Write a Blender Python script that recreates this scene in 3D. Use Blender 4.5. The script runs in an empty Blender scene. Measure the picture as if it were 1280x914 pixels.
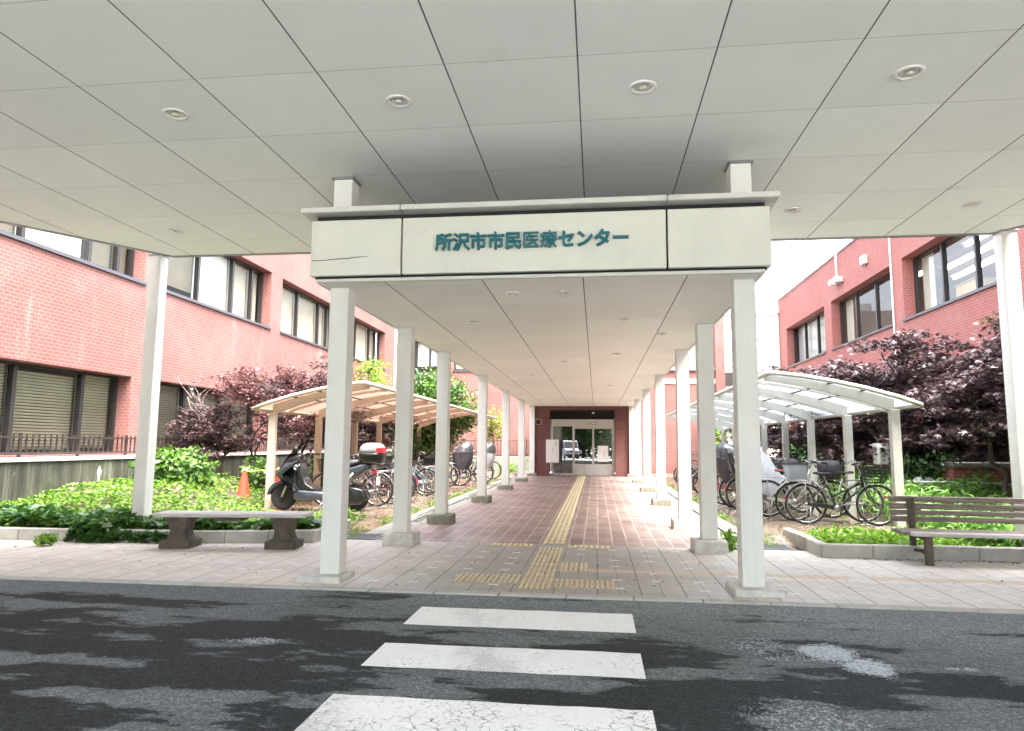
import bpy, math, random
import numpy as np
from mathutils import Vector, Matrix

scene = bpy.context.scene
COL = scene.collection
PI = math.pi
R = math.radians
random.seed(7)
rng = np.random.default_rng(7)

# ------------------------------------------------------------------ object helpers
def link(o):
    COL.objects.link(o); return o

def tag(o, label=None, cat=None, group=None, kind=None):
    if label: o['label'] = label
    if cat: o['category'] = cat
    if group: o['group'] = group
    if kind: o['kind'] = kind
    return o

def empty(name, loc=(0, 0, 0), rz=0.0):
    o = bpy.data.objects.new(name, None); link(o)
    o.empty_display_size = .2
    o.location = loc; o.rotation_euler = (0, 0, rz)
    return o

def dup(o, parent=None):
    c = o.copy(); COL.objects.link(c)
    if parent is not None:
        c.parent = parent
        c.matrix_parent_inverse = o.matrix_parent_inverse.copy()
    for ch in [k for k in bpy.data.objects if k.parent is o]:
        dup(ch, c)
    return c

class MB:
    """collects polygons; build() links them as one mesh object"""
    def __init__(s):
        s.v = []; s.f = []; s.m = []; s.sm = []
    def add(s, vs, fs, mi=0, smooth=False, M=None):
        b = len(s.v)
        if M is not None: vs = [M @ Vector(v) for v in vs]
        s.v += [tuple(v) for v in vs]
        for f in fs:
            s.f.append(tuple(i + b for i in f)); s.m.append(mi); s.sm.append(smooth)
        return s
    def box(s, x0, x1, y0, y1, z0, z1, mi=0, M=None, bev=0.0):
        if bev > 0:
            b = min(bev, (x1 - x0) * .45, (y1 - y0) * .45, (z1 - z0) * .45)
            vs = []; 
            X = (x0, x1); Y = (y0, y1); Z = (z0, z1)
            idx = {}
            for i in (0, 1):
                for j in (0, 1):
                    for k in (0, 1):
                        sx, sy, sz = (1 - 2 * i), (1 - 2 * j), (1 - 2 * k)
                        idx[i, j, k] = len(vs)
                        vs += [(X[i], Y[j] + sy * b, Z[k] + sz * b), (X[i] + sx * b, Y[j], Z[k] + sz * b), (X[i] + sx * b, Y[j] + sy * b, Z[k])]
            g = lambda i, j, k, a: idx[i, j, k] + a
            fs = []
            for i in (0, 1): fs.append((g(i, 0, 0, 0), g(i, 1, 0, 0), g(i, 1, 1, 0), g(i, 0, 1, 0))[::(-1 if i == 0 else 1)])
            for j in (0, 1): fs.append((g(0, j, 0, 1), g(1, j, 0, 1), g(1, j, 1, 1), g(0, j, 1, 1))[::(1 if j == 0 else -1)])
            for k in (0, 1): fs.append((g(0, 0, k, 2), g(1, 0, k, 2), g(1, 1, k, 2), g(0, 1, k, 2))[::(-1 if k == 0 else 1)])
            for i in (0, 1):
                for j in (0, 1): fs.append((g(i, j, 0, 0), g(i, j, 0, 1), g(i, j, 1, 1), g(i, j, 1, 0)))
            for i in (0, 1):
                for k in (0, 1): fs.append((g(i, 0, k, 0), g(i, 0, k, 2), g(i, 1, k, 2), g(i, 1, k, 0)))
            for j in (0, 1):
                for k in (0, 1): fs.append((g(0, j, k, 1), g(0, j, k, 2), g(1, j, k, 2), g(1, j, k, 1)))
            for i in (0, 1):
                for j in (0, 1):
                    for k in (0, 1): fs.append((g(i, j, k, 0), g(i, j, k, 1), g(i, j, k, 2)))
            return s.add(vs, fs, mi, False, M)
        vs = [(x0, y0, z0), (x1, y0, z0), (x1, y1, z0), (x0, y1, z0), (x0, y0, z1), (x1, y0, z1), (x1, y1, z1), (x0, y1, z1)]
        fs = [(3, 2, 1, 0), (4, 5, 6, 7), (0, 1, 5, 4), (1, 2, 6, 5), (2, 3, 7, 6), (3, 0, 4, 7)]
        return s.add(vs, fs, mi, False, M)
    def tube(s, path, r, n=8, mi=0, closed=False, cap=True, M=None, smooth=True):
        P = [Vector(p) for p in path]; k = len(P)
        rr = r if isinstance(r, (list, tuple)) else [r] * k
        vs = []; fs = []; up = None
        for i in range(k):
            if closed: t = P[(i + 1) % k] - P[i - 1]
            else: t = P[min(i + 1, k - 1)] - P[max(i - 1, 0)]
            if t.length < 1e-9: t = Vector((0, 0, 1))
            t.normalize()
            if up is None:
                a = Vector((0, 0, 1)) if abs(t.z) < .9 else Vector((1, 0, 0))
                up = (a - t * a.dot(t)).normalized()
            else:
                up = up - t * up.dot(t)
                if up.length < 1e-6:
                    a = Vector((1, 0, 0)) if abs(t.x) < .9 else Vector((0, 1, 0)); up = a - t * a.dot(t)
                up.normalize()
            w = t.cross(up)
            for j in range(n):
                a = 2 * PI * (j + .5) / n
                vs.append(P[i] + (up * math.cos(a) + w * math.sin(a)) * rr[i])
        rng_i = range(k if closed else k - 1)
        for i in rng_i:
            i2 = (i + 1) % k
            for j in range(n):
                j2 = (j + 1) % n
                fs.append((i * n + j, i * n + j2, i2 * n + j2, i2 * n + j))
        if cap and not closed:
            fs.append(tuple(range(n))[::-1]); fs.append(tuple((k - 1) * n + j for j in range(n)))
        return s.add(vs, fs, mi, smooth and n > 4, M)
    def lathe(s, prof, n=24, axis='z', c=(0, 0, 0), mi=0, smooth=True, M=None):
        vs = []; fs = []
        for (r, h) in prof:
            for j in range(n):
                a = 2 * PI * j / n; x, y = r * math.cos(a), r * math.sin(a)
                p = (x, y, h) if axis == 'z' else ((x, h, y) if axis == 'y' else (h, x, y))
                vs.append((p[0] + c[0], p[1] + c[1], p[2] + c[2]))
        k = len(prof)
        for i in range(k - 1):
            for j in range(n):
                j2 = (j + 1) % n
                fs.append((i * n + j, i * n + j2, (i + 1) * n + j2, (i + 1) * n + j))
        if prof[0][0] > 1e-6: fs.append(tuple(range(n))[::-1])
        if prof[-1][0] > 1e-6: fs.append(tuple((k - 1) * n + j for j in range(n)))
        return s.add(vs, fs, mi, smooth, M)
    def prism(s, poly, a0, a1, axis='y', mi=0, smooth=False, M=None):
        """poly of 2D points; axis y: (x,z); x: (y,z); z: (x,y)"""
        def p3(p, a): return (p[0], a, p[1]) if axis == 'y' else ((a, p[0], p[1]) if axis == 'x' else (p[0], p[1], a))
        k = len(poly)
        vs = [p3(p, a0) for p in poly] + [p3(p, a1) for p in poly]
        fs = [tuple(range(k))[::-1], tuple(range(k, 2 * k))]
        fs2 = [(i, (i + 1) % k, (i + 1) % k + k, i + k) for i in range(k)]
        s.add(vs, fs, mi, False, M)
        b = len(s.v) - 2 * k
        for f in fs2:
            s.f.append(tuple(i + b for i in f)); s.m.append(mi); s.sm.append(smooth)
        return s
    def loft(s, rings, mi=0, smooth=True, cap=True, closed=True, M=None):
        n = len(rings[0]); vs = [v for r_ in rings for v in r_]; fs = []
        for i in range(len(rings) - 1):
            for j in range(n if closed else n - 1):
                j2 = (j + 1) % n
                fs.append((i * n + j, i * n + j2, (i + 1) * n + j2, (i + 1) * n + j))
        if cap:
            fs.append(tuple(range(n))[::-1]); fs.append(tuple((len(rings) - 1) * n + j for j in range(n)))
        return s.add(vs, fs, mi, smooth, M)
    def build(s, name, mats, parent=None, world=False, bevel=0):
        me = bpy.data.meshes.new(name)
        off = Vector(parent.location) if (parent is not None and world) else Vector((0, 0, 0))
        me.from_pydata([(v[0] - off.x, v[1] - off.y, v[2] - off.z) for v in s.v], [], s.f)
        if not isinstance(mats, (list, tuple)): mats = [mats]
        for m in mats: me.materials.append(m)
        me.polygons.foreach_set('material_index', s.m)
        me.polygons.foreach_set('use_smooth', s.sm)
        me.update()
        o = bpy.data.objects.new(name, me); link(o)
        if parent is not None: o.parent = parent
        if bevel:
            b = o.modifiers.new('b', 'BEVEL'); b.width = bevel; b.segments = 2; b.limit_method = 'ANGLE'; b.angle_limit = R(40)
        return o

def leaf_mesh(name, mat, verts, k, parent=None):
    """verts: (N*k,3) array of N separate k-gons"""
    verts = np.asarray(verts, np.float32).reshape(-1, 3); N = len(verts) // k
    me = bpy.data.meshes.new(name)
    me.vertices.add(len(verts)); me.vertices.foreach_set('co', verts.ravel())
    me.loops.add(N * k); me.loops.foreach_set('vertex_index', np.arange(N * k, dtype=np.int32))
    me.polygons.add(N); me.polygons.foreach_set('loop_start', np.arange(0, N * k, k, dtype=np.int32))
    me.update(calc_edges=True); me.materials.append(mat)
    o = bpy.data.objects.new(name, me); link(o)
    if parent is not None: o.parent = parent
    return o

DIAMOND = np.array([(0, -.5, 0), (.30, -.05, .06), (0, .5, -.04), (-.30, -.05, .06)])
BLADE = np.array([(0, -.5, -.05), (.10, -.1, .05), (0, .5, -.18), (-.10, -.1, .05)])
HEART = np.array([(0, -.38, 0), (.30, -.5, .05), (.46, -.15, .08), (.26, .25, .03), (0, .55, -.10), (-.26, .25, .03), (-.46, -.15, .08), (-.30, -.5, .05)])
def _star():
    p = []
    lobes = [(-100, .36), (-50, .50), (0, .62), (50, .50), (100, .36)]
    p.append((0, -.22, 0))
    for i, (a, r) in enumerate(lobes[::-1]):
        t = R(90 - a) if False else R(90 + (-a))
        p.append((r * math.cos(t), r * math.sin(t), -.06))
        if i < 4:
            am = (lobes[::-1][i][0] + lobes[::-1][i + 1][0]) / 2; t = R(90 - am)
            p.append((.17 * math.cos(t), .17 * math.sin(t), .03))
    return np.array(p)
STAR = _star()

def leaves(centers, size, shape, tilt=.5, szvar=.35, normal=None):
    """place flat leaf polygons; tilt = spread of the normal about up (or given normals)"""
    c = np.asarray(centers, float); N = len(c)
    n = rng.normal(0, tilt, (N, 3)); n[:, 2] = 1 + rng.normal(0, .15, N)
    if normal is not None: n = normal + rng.normal(0, tilt, (N, 3))
    n /= np.linalg.norm(n, axis=1)[:, None]
    a = rng.normal(0, 1, (N, 3)); a -= n * (a * n).sum(1)[:, None]; a /= np.linalg.norm(a, axis=1)[:, None]
    b = np.cross(n, a)
    s = size * (1 + rng.uniform(-szvar, szvar, N))
    P = shape[None, :, 0, None] * a[:, None] + shape[None, :, 1, None] * b[:, None] + shape[None, :, 2, None] * n[:, None]
    return (P * s[:, None, None] + c[:, None]).reshape(-1, 3)

# ------------------------------------------------------------------ material helpers
class NT:
    def __init__(s, name):
        s.mat = bpy.data.materials.new(name); s.mat.use_nodes = True
        s.t = s.mat.node_tree; s.t.nodes.clear()
        s.out = s.t.nodes.new('ShaderNodeOutputMaterial')
    def n(s, typ, **kw):
        nd = s.t.nodes.new('ShaderNode' + typ)
        for k, v in kw.items():
            if k.startswith('_'): setattr(nd, k[1:], v)
        for k, v in kw.items():
            if not k.startswith('_'):
                key = int(k[1:]) if k[0] == 'i' and k[1:].isdigit() else k.replace('__', ' ')
                s.set(nd, key, v)
        return nd
    def set(s, nd, key, v):
        sock = nd.inputs[key]
        if isinstance(v, bpy.types.NodeSocket): s.t.links.new(v, sock)
        elif isinstance(v, bpy.types.Node): s.t.links.new(v.outputs[0], sock)
        else: sock.default_value = v
    def math(s, op, a, b=0.0, c=None):
        kw = {'i0': a, 'i1': b}
        if c is not None: kw['i2'] = c
        return s.n('Math', _operation=op, **kw).outputs[0]
    def mix(s, fac, a, b, mode='MIX'):
        nd = s.n('Mix', _data_type='RGBA', _blend_type=mode)
        s.set(nd, 0, fac); s.set(nd, 6, a); s.set(nd, 7, b)
        return nd.outputs[2]
    def ramp(s, fac, stops, interp='LINEAR'):
        nd = s.n('ValToRGB'); nd.color_ramp.interpolation = interp
        e = nd.color_ramp.elements
        while len(e) < len(stops): e.new(.5)
        for el, (p, c) in zip(e, stops):
            el.position = p; el.color = c if len(c) == 4 else (*c, 1)
        s.set(nd, 0, fac); return nd.outputs[0]
    def pos(s): return s.n('NewGeometry').outputs['Position']
    def noise(s, vec, scale, detail=3, rough=.55, out=0, **kw):
        nd = s.n('TexNoise', Vector=vec, Scale=scale, Detail=detail, Roughness=rough, **kw); return nd.outputs[out]
    def mapv(s, vec, scale=(1, 1, 1), loc=(0, 0, 0)):
        return s.n('Mapping', Vector=vec, Scale=scale, Location=loc).outputs[0]
    def smooth(s, x, a, b):
        return s.n('MapRange', _interpolation_type='SMOOTHSTEP', Value=x, From__Min=a, From__Max=b).outputs[0]
    def bump(s, h, strength=.3, dist=.01):
        return s.n('Bump', Strength=strength, Distance=dist, Height=h).outputs[0]
    def principled(s, **kw):
        nd = s.n('BsdfPrincipled', **kw); s.t.links.new(nd.outputs[0], s.out.inputs[0]); return nd
    def surf(s, shader): s.t.links.new(shader.outputs[0] if isinstance(shader, bpy.types.Node) else shader, s.out.inputs[0])

def c4(c): return (c[0], c[1], c[2], 1)

def plain(name, col, rough=.5, metal=0.0, var=.12, scale=8, bump=0.0, bscale=120, coat=0, spec=.5, dirt=0.0, dirtcol=(.12, .10, .08)):
    k = NT(name); p = k.n('TexCoord').outputs['Object']
    nz = k.noise(p, scale, 5, .6)
    lo = tuple(max(0, v * (1 - var)) for v in col); hi = tuple(min(1, v * (1 + var)) for v in col)
    c = k.ramp(nz, [(.3, lo), (.7, hi)])
    if dirt > 0:
        d = k.noise(k.mapv(p, (1, 1, .25)), scale * .6, 6, .7)
        c = k.mix(k.math('MULTIPLY', k.smooth(d, .5, .75), dirt), c, c4(dirtcol))
    kw = dict(Base__Color=c, Roughness=k.math('ADD', k.math('MULTIPLY', nz, .16), rough - .08), Metallic=metal)
    pr = k.principled(**kw)
    pr.inputs['Specular IOR Level'].default_value = spec
    if coat: pr.inputs['Coat Weight'].default_value = coat
    if bump: k.set(pr, 'Normal', k.bump(k.noise(p, bscale, 4, .6), bump, .006))
    return k.mat

def leafmat(name, cols, rough=.45, trans=.35, spec=.4):
    k = NT(name); g = k.n('NewGeometry')
    rnd = g.outputs['Random Per Island']
    n = len(cols); c = k.ramp(rnd, [(i / max(1, n - 1), col) for i, col in enumerate(cols)])
    pr = k.n('BsdfPrincipled', Base__Color=c, Roughness=rough); pr.inputs['Specular IOR Level'].default_value = spec
    tr = k.n('BsdfTranslucent', Color=k.mix(.0, c, c))
    m = k.n('MixShader', i0=trans); k.set(m, 1, pr); k.set(m, 2, tr); k.surf(m)
    return k.mat

def brick(name, c1, c2, mortar, w=.14, h=.068, ms=.009, stain=.25, bump=.5, rough=.75):
    k = NT(name); g = k.n('NewGeometry'); p = g.outputs['Position']
    sp = k.n('SeparateXYZ', i0=p); sn = k.n('SeparateXYZ', i0=g.outputs['True Normal'])
    ax = k.math('GREATER_THAN', k.math('ABSOLUTE', sn.outputs[0]), .5)
    u = k.math('ADD', k.math('MULTIPLY', ax, sp.outputs[1]), k.math('MULTIPLY', k.math('SUBTRACT', 1, ax), sp.outputs[0]))
    az = k.math('GREATER_THAN', k.math('ABSOLUTE', sn.outputs[2]), .5)
    v = k.math('ADD', k.math('MULTIPLY', k.math('SUBTRACT', 1, az), sp.outputs[2]), k.math('MULTIPLY', az, sp.outputs[1]))
    vec = k.n('CombineXYZ', i0=u, i1=v).outputs[0]
    b = k.n('TexBrick', Vector=vec, Color1=c4(c1), Color2=c4(c2), Mortar=c4(mortar), Scale=1.0, Mortar__Size=ms, Mortar__Smooth=.2, Bias=0.0, Brick__Width=w, Row__Height=h)
    b.offset = .5; b.squash = 1
    big = k.noise(p, .55, 5, .65); fine = k.noise(p, 34, 3, .6)
    c = k.mix(k.math('MULTIPLY', k.smooth(big, .35, .8), .25), b.outputs[0], k.mix(.5, b.outputs[0], (.55, .38, .34, 1)))
    c = k.mix(k.math('MULTIPLY', k.smooth(fine, .3, .8), .3), c, k.mix(1, c, (.7, .7, .7, 1), 'MULTIPLY'))
    st = k.noise(k.mapv(p, (1.2, 1.2, .18)), 1.1, 6, .7)
    c = k.mix(k.math('MULTIPLY', k.smooth(st, .58, .8), stain), c, (.72, .62, .56, 1))
    hgt = k.math('ADD', k.math('MULTIPLY', b.outputs[1], -1), k.math('MULTIPLY', fine, .3))
    k.principled(Base__Color=c, Roughness=rough, Normal=k.bump(hgt, bump, .012))
    return k.mat

def glass(name, tint=(.9, .95, .93), rough=.0, refl=.07, ior=1.5):
    """thin pane: fresnel reflection over clear transmission"""
    k = NT(name)
    fr = k.n('Fresnel', IOR=ior)
    tr = k.n('BsdfTransparent', Color=c4(tint)); gl = k.n('BsdfGlossy', Roughness=rough, Color=(1, 1, 1, 1))
    f = k.math('MINIMUM', k.math('ADD', k.math('MULTIPLY', fr.outputs[0], 1.4 * refl), .02), 1)
    m = k.n('MixShader', i0=f); k.set(m, 1, tr); k.set(m, 2, gl); k.surf(m)
    return k.mat
GLYPHS = {'所':([(964,756),(790,703),(626,672),(626,516),(973,516),(973,414),(856,414),(856,-92),(751,-92),(751,414),(626,414),(626,405),(600,150),(466,-107),(425,-67),(385,-36),(499,185),(519,407),(519,751),(723,791),(893,845),(355,506),(187,506),(187,391),(187,376),(355,376),(345,698),(187,672),(187,604),(457,604),(457,278),(184,278),(164,94),(97,-108),(51,-68),(12,-40),(73,178),(83,391),(83,754),(281,787),(447,836),(514,748)],[(19,0,20),(39,41,40),(18,0,19),(38,41,39),(18,1,0),(37,27,38),(27,41,38),(17,2,18),(2,1,18),(27,26,41),(37,28,27),(17,3,2),(37,22,28),(22,29,28),(22,21,29),(21,30,29),(17,4,3),(17,10,4),(10,5,4),(37,23,22),(25,30,21),(17,11,10),(9,5,10),(8,6,9),(6,5,9),(8,7,6),(16,11,17),(16,12,11),(36,23,37),(36,24,23),(36,31,24),(31,25,24),(31,30,25),(36,32,31),(15,12,16),(35,32,36),(15,14,12),(14,13,12),(35,34,32),(34,33,32)]),'沢':([(250,806),(359,730),(279,618),(176,697),(47,769),(126,870),(195,541),(307,469),(231,356),(125,429),(-7,496),(68,601),(337,268),(244,79),(141,-111),(27,-25),(127,146),(233,354),(805,689),(514,689),(514,502),(514,500),(805,500),(942,366),(724,366),(815,168),(1016,-11),(966,-64),(921,-127),(696,93),(583,366),(506,366),(468,136),(324,-129),(268,-83),(211,-51),(354,236),(379,503),(379,822),(942,822)],[(4,0,5),(37,19,38),(19,39,38),(19,18,39),(18,23,39),(4,1,0),(3,1,4),(3,2,1),(37,20,19),(22,23,18),(10,6,11),(10,7,6),(36,20,37),(36,21,20),(36,31,21),(31,22,21),(31,23,22),(9,7,10),(9,8,7),(36,32,31),(30,23,31),(29,24,30),(24,23,30),(29,25,24),(16,12,17),(16,13,12),(35,32,36),(29,26,25),(15,13,16),(35,34,32),(34,33,32),(28,27,29),(27,26,29),(15,14,13)]),'市':([(557,784),(607,680),(735,723),(981,723),(981,590),(565,590),(565,514),(892,514),(892,128),(880,64),(832,25),(752,12),(619,10),(604,67),(570,145),(708,142),(758,142),(757,142),(755,137),(755,381),(565,381),(565,-108),(428,-108),(428,381),(253,381),(253,6),(118,6),(118,514),(428,514),(428,590),(21,590),(21,723),(433,723),(423,745),(369,843),(500,884)],[(34,0,35),(33,0,34),(33,1,0),(32,1,33),(30,32,31),(30,1,32),(1,3,2),(1,4,3),(30,4,1),(29,4,30),(28,5,29),(5,4,29),(28,6,5),(26,24,27),(24,28,27),(24,6,28),(24,7,6),(24,23,7),(23,20,7),(20,19,7),(19,8,7),(26,25,24),(22,20,23),(22,21,20),(18,17,19),(17,16,19),(16,8,19),(13,15,14),(15,8,16),(13,8,15),(13,9,8),(12,9,13),(12,10,9),(12,11,10)]),'民':([(74,25),(86,62),(86,818),(859,818),(859,468),(567,468),(572,424),(581,375),(933,375),(933,244),(625,244),(701,101),(802,43),(812,53),(831,205),(901,158),(956,135),(912,-52),(804,-102),(599,5),(478,244),(223,244),(223,66),(492,141),(498,70),(508,11),(196,-83),(91,-123),(65,-64),(32,-11),(223,468),(223,375),(443,375),(436,416),(431,468),(723,598),(723,688),(223,688),(223,598)],[(1,37,2),(37,3,2),(37,36,3),(36,4,3),(1,38,37),(35,4,36),(1,30,38),(30,35,38),(30,4,35),(1,31,30),(34,4,30),(33,5,34),(5,4,34),(33,6,5),(33,7,6),(32,7,33),(1,21,31),(21,32,31),(21,7,32),(21,8,7),(21,9,8),(1,22,21),(20,9,21),(19,10,20),(10,9,20),(19,11,10),(13,15,14),(13,16,15),(22,24,23),(13,17,16),(19,12,11),(22,25,24),(1,25,22),(0,25,1),(12,17,13),(19,17,12),(29,25,0),(29,26,25),(18,17,19),(28,26,29),(27,26,28)]),'医':([(931,786),(94,786),(94,-41),(954,-41),(954,30),(169,30),(169,714),(931,714),(379,693),(315,576),(225,483),(258,464),(288,443),(329,483),(369,531),(526,531),(526,405),(526,388),(225,388),(225,321),(516,321),(439,204),(229,102),(255,75),(275,45),(472,141),(569,253),(706,144),(814,41),(865,92),(741,203),(591,315),(593,321),(910,321),(910,388),(601,388),(601,405),(601,531),(864,531),(864,596),(412,596),(432,635),(450,675)],[(2,6,1),(6,0,1),(6,7,0),(2,5,6),(9,42,8),(9,41,42),(9,40,41),(9,39,40),(9,38,39),(10,14,9),(14,38,9),(10,13,14),(15,38,14),(16,37,15),(37,38,15),(16,36,37),(10,11,13),(11,12,13),(17,36,16),(17,35,36),(19,17,18),(19,35,17),(19,34,35),(19,33,34),(20,33,19),(21,32,20),(32,33,20),(21,31,32),(21,26,31),(26,30,31),(21,25,26),(27,30,26),(22,25,21),(27,29,30),(28,29,27),(22,23,25),(23,24,25),(2,4,5),(2,3,4)]),'療':([(729,95),(813,12),(883,-64),(939,-27),(867,47),(783,126),(452,258),(773,258),(773,195),(452,195),(452,367),(773,367),(773,305),(452,305),(407,126),(336,51),(256,-15),(286,-36),(313,-59),(396,17),(474,102),(44,639),(80,534),(107,441),(168,468),(139,558),(101,660),(662,532),(703,472),(753,417),(476,417),(527,473),(568,532),(561,678),(546,635),(526,592),(298,592),(298,532),(489,532),(459,494),(424,458),(385,489),(344,517),(302,483),(342,453),(380,420),(322,379),(255,343),(281,321),(302,294),(346,318),(387,344),(387,145),(575,145),(575,-6),(572,-17),(559,-20),(520,-20),(454,-19),(468,-50),(478,-81),(559,-80),(612,-70),(641,-49),(648,-8),(648,145),(840,145),(840,345),(882,319),(924,298),(945,326),(969,351),(906,381),(845,419),(887,452),(929,491),(882,524),(847,489),(806,451),(766,490),(732,532),(947,532),(947,592),(601,592),(618,630),(632,669),(509,825),(523,787),(536,747),(183,747),(183,425),(182,349),(99,306),(29,271),(55,205),(176,276),(142,115),(57,-31),(85,-54),(110,-81),(228,166),(253,425),(253,682),(959,682),(959,747),(619,747),(602,794),(584,841)],[(86,106,107),(87,106,86),(87,105,106),(88,105,87),(90,102,89),(102,88,89),(102,105,88),(102,104,105),(102,103,104),(90,101,102),(34,85,33),(34,84,85),(21,25,26),(22,25,21),(35,84,34),(35,83,84),(37,35,36),(37,83,35),(37,82,83),(37,81,82),(22,24,25),(23,24,22),(38,81,37),(39,32,38),(32,81,38),(39,31,32),(27,81,32),(28,80,27),(80,81,27),(28,79,80),(77,75,76),(43,41,42),(40,31,39),(77,74,75),(28,78,79),(43,40,41),(78,74,77),(44,40,43),(40,30,31),(29,78,28),(44,30,40),(45,30,44),(78,73,74),(29,73,78),(91,101,90),(91,100,101),(46,30,45),(29,72,73),(46,29,30),(46,72,29),(46,11,72),(11,71,72),(47,10,46),(10,11,46),(47,51,10),(51,13,10),(12,67,11),(67,71,11),(67,70,71),(92,95,91),(95,100,91),(12,66,67),(68,70,67),(47,50,51),(52,13,51),(48,50,47),(68,69,70),(49,50,48),(93,95,92),(52,6,13),(6,12,13),(6,7,12),(7,66,12),(93,94,95),(96,100,95),(52,9,6),(8,66,7),(52,8,9),(52,66,8),(96,99,100),(53,66,52),(54,65,53),(65,66,53),(54,64,65),(15,20,14),(0,4,5),(97,98,96),(98,99,96),(15,19,20),(1,4,0),(16,19,15),(1,3,4),(16,17,19),(17,18,19),(2,3,1),(55,64,54),(55,63,64),(56,63,55),(59,57,58),(57,63,56),(59,63,57),(59,62,63),(60,62,59),(60,61,62)]),'セ':([(797,372),(664,205),(541,279),(669,426),(703,481),(417,423),(417,156),(436,105),(534,89),(691,96),(876,123),(869,-25),(698,-42),(523,-48),(324,-8),(276,124),(276,395),(51,348),(25,492),(155,513),(276,535),(276,680),(274,725),(265,803),(428,803),(419,725),(417,680),(417,562),(623,602),(767,632),(794,640),(831,656),(926,582),(899,541),(888,520)],[(22,24,23),(22,25,24),(21,25,22),(21,26,25),(20,26,21),(20,27,26),(30,32,31),(29,32,30),(28,32,29),(27,32,28),(27,33,32),(20,33,27),(20,34,33),(19,34,20),(19,4,34),(4,0,34),(18,4,19),(17,16,18),(16,4,18),(16,5,4),(3,0,4),(2,0,3),(16,6,5),(15,6,16),(2,1,0),(15,7,6),(14,7,15),(9,11,10),(14,8,7),(8,11,9),(14,11,8),(13,11,14),(13,12,11)]),'ン':([(420,422),(284,545),(126,668),(223,773),(379,656),(526,527),(721,403),(877,634),(959,490),(808,282),(604,111),(427,19),(181,-54),(93,81),(360,152),(524,234)],[(2,4,3),(1,4,2),(1,5,4),(6,8,7),(0,5,1),(6,9,8),(15,9,6),(15,10,9),(14,10,15),(13,10,14),(13,11,10),(12,11,13)]),'タ':([(522,701),(740,701),(773,703),(812,713),(912,652),(887,603),(877,576),(817,422),(733,284),(772,254),(850,192),(751,77),(678,139),(640,171),(495,45),(254,-80),(131,26),(393,147),(524,257),(447,311),(314,398),(410,496),(535,420),(617,365),(684,477),(719,570),(438,570),(331,441),(160,296),(45,386),(277,587),(387,750),(403,783),(426,852),(581,802),(537,728),(517,692)],[(32,34,33),(32,35,34),(31,35,32),(30,35,31),(30,36,35),(2,4,3),(1,4,2),(36,1,0),(36,4,1),(30,4,36),(30,5,4),(30,6,5),(29,26,30),(26,6,30),(26,25,6),(25,7,6),(29,27,26),(24,7,25),(20,22,21),(23,7,24),(29,28,27),(23,8,7),(20,23,22),(19,23,20),(19,8,23),(18,8,19),(18,9,8),(17,9,18),(17,10,9),(17,13,10),(13,12,10),(12,11,10),(17,14,13),(16,14,17),(16,15,14)]),'ー':([(515,458),(789,458),(852,460),(927,465),(927,303),(851,308),(789,310),(516,310),(241,310),(164,309),(72,303),(72,465),(163,460),(241,458)],[(2,4,3),(10,12,11),(10,13,12),(1,4,2),(10,0,13),(10,1,0),(10,9,1),(9,8,1),(8,7,1),(7,6,1),(6,5,1),(5,4,1)])}
SKY, SUN, EXPO = .15, 1.4, 3.45
# ------------------------------------------------------------------ materials
def painted(name, col, streak=.30):
    k = NT(name); p = k.pos()
    big = k.noise(p, 2.2, 5, .6); st = k.noise(k.mapv(p, (9, 9, .7)), 1.0, 6, .7); ch = k.noise(p, 26, 5, .75); f = k.noise(p, 180, 3, .6)
    c = k.ramp(big, [(.3, tuple(v * .95 for v in col)), (.7, tuple(min(1, v * 1.04) for v in col))])
    c = k.mix(k.math('MULTIPLY', k.smooth(st, .54, .74), streak), c, (.42, .40, .34, 1))
    chip = k.smooth(k.math('ADD', ch, k.math('MULTIPLY', big, .25)), .83, .86)
    c = k.mix(k.math('MULTIPLY', chip, .7), c, (.26, .20, .15, 1))
    sc = k.smooth(k.noise(k.mapv(p, (3, 3, 14)), 1.6, 4, .6), .68, .74)
    c = k.mix(k.math('MULTIPLY', sc, .22), c, (.25, .25, .25, 1))
    k.principled(Base__Color=c, Roughness=k.math('ADD', .38, k.math('MULTIPLY', st, .2)), Normal=k.bump(k.math('SUBTRACT', f, k.math('MULTIPLY', chip, 1.5)), .18, .004)); return k.mat
m_paint = painted('column_paint', (.72, .73, .69))
m_panel = painted('fascia_panel_paint', (.66, .67, .59), .12)
m_trim = plain('trim_metal', (.62, .62, .58), .4, var=.05, scale=4, dirt=.3, dirtcol=(.4, .38, .33))
m_dark = plain('dark_gap', (.012, .012, .012), .8, var=.1)
m_conc = plain('concrete', (.55, .54, .50), .85, var=.2, scale=9, bump=.4, bscale=90, dirt=.6, dirtcol=(.22, .22, .17))
m_conc_mossy = plain('mossy_concrete', (.24, .24, .19), .9, var=.35, scale=5, bump=.5, bscale=60, dirt=.8, dirtcol=(.10, .11, .06))
m_bronze = plain('bronze_frame', (.035, .032, .032), .35, metal=.3, var=.15)
m_sill = plain('sill_metal', (.085, .085, .095), .4, metal=.4, var=.1)
m_alu = plain('aluminium', (.62, .62, .60), .32, metal=.8, var=.06)
m_alu_dull = plain('dull_aluminium', (.55, .54, .50), .45, metal=.5, var=.08, dirt=.3)
m_white = plain('white_plastic', (.78, .78, .76), .4, var=.04)
m_black = plain('black_plastic', (.007, .007, .008), .4, var=.2)
m_rubber = plain('tyre_rubber', (.009, .009, .009), .8, var=.25, bump=.3, bscale=150)
m_chrome = plain('bright_steel', (.42, .42, .43), .25, metal=1, var=.05)
m_steel = plain('grey_steel', (.30, .30, .31), .4, metal=.7, var=.1)
m_railing = plain('brown_railing_paint', (.03, .021, .019), .5, var=.2)
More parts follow.
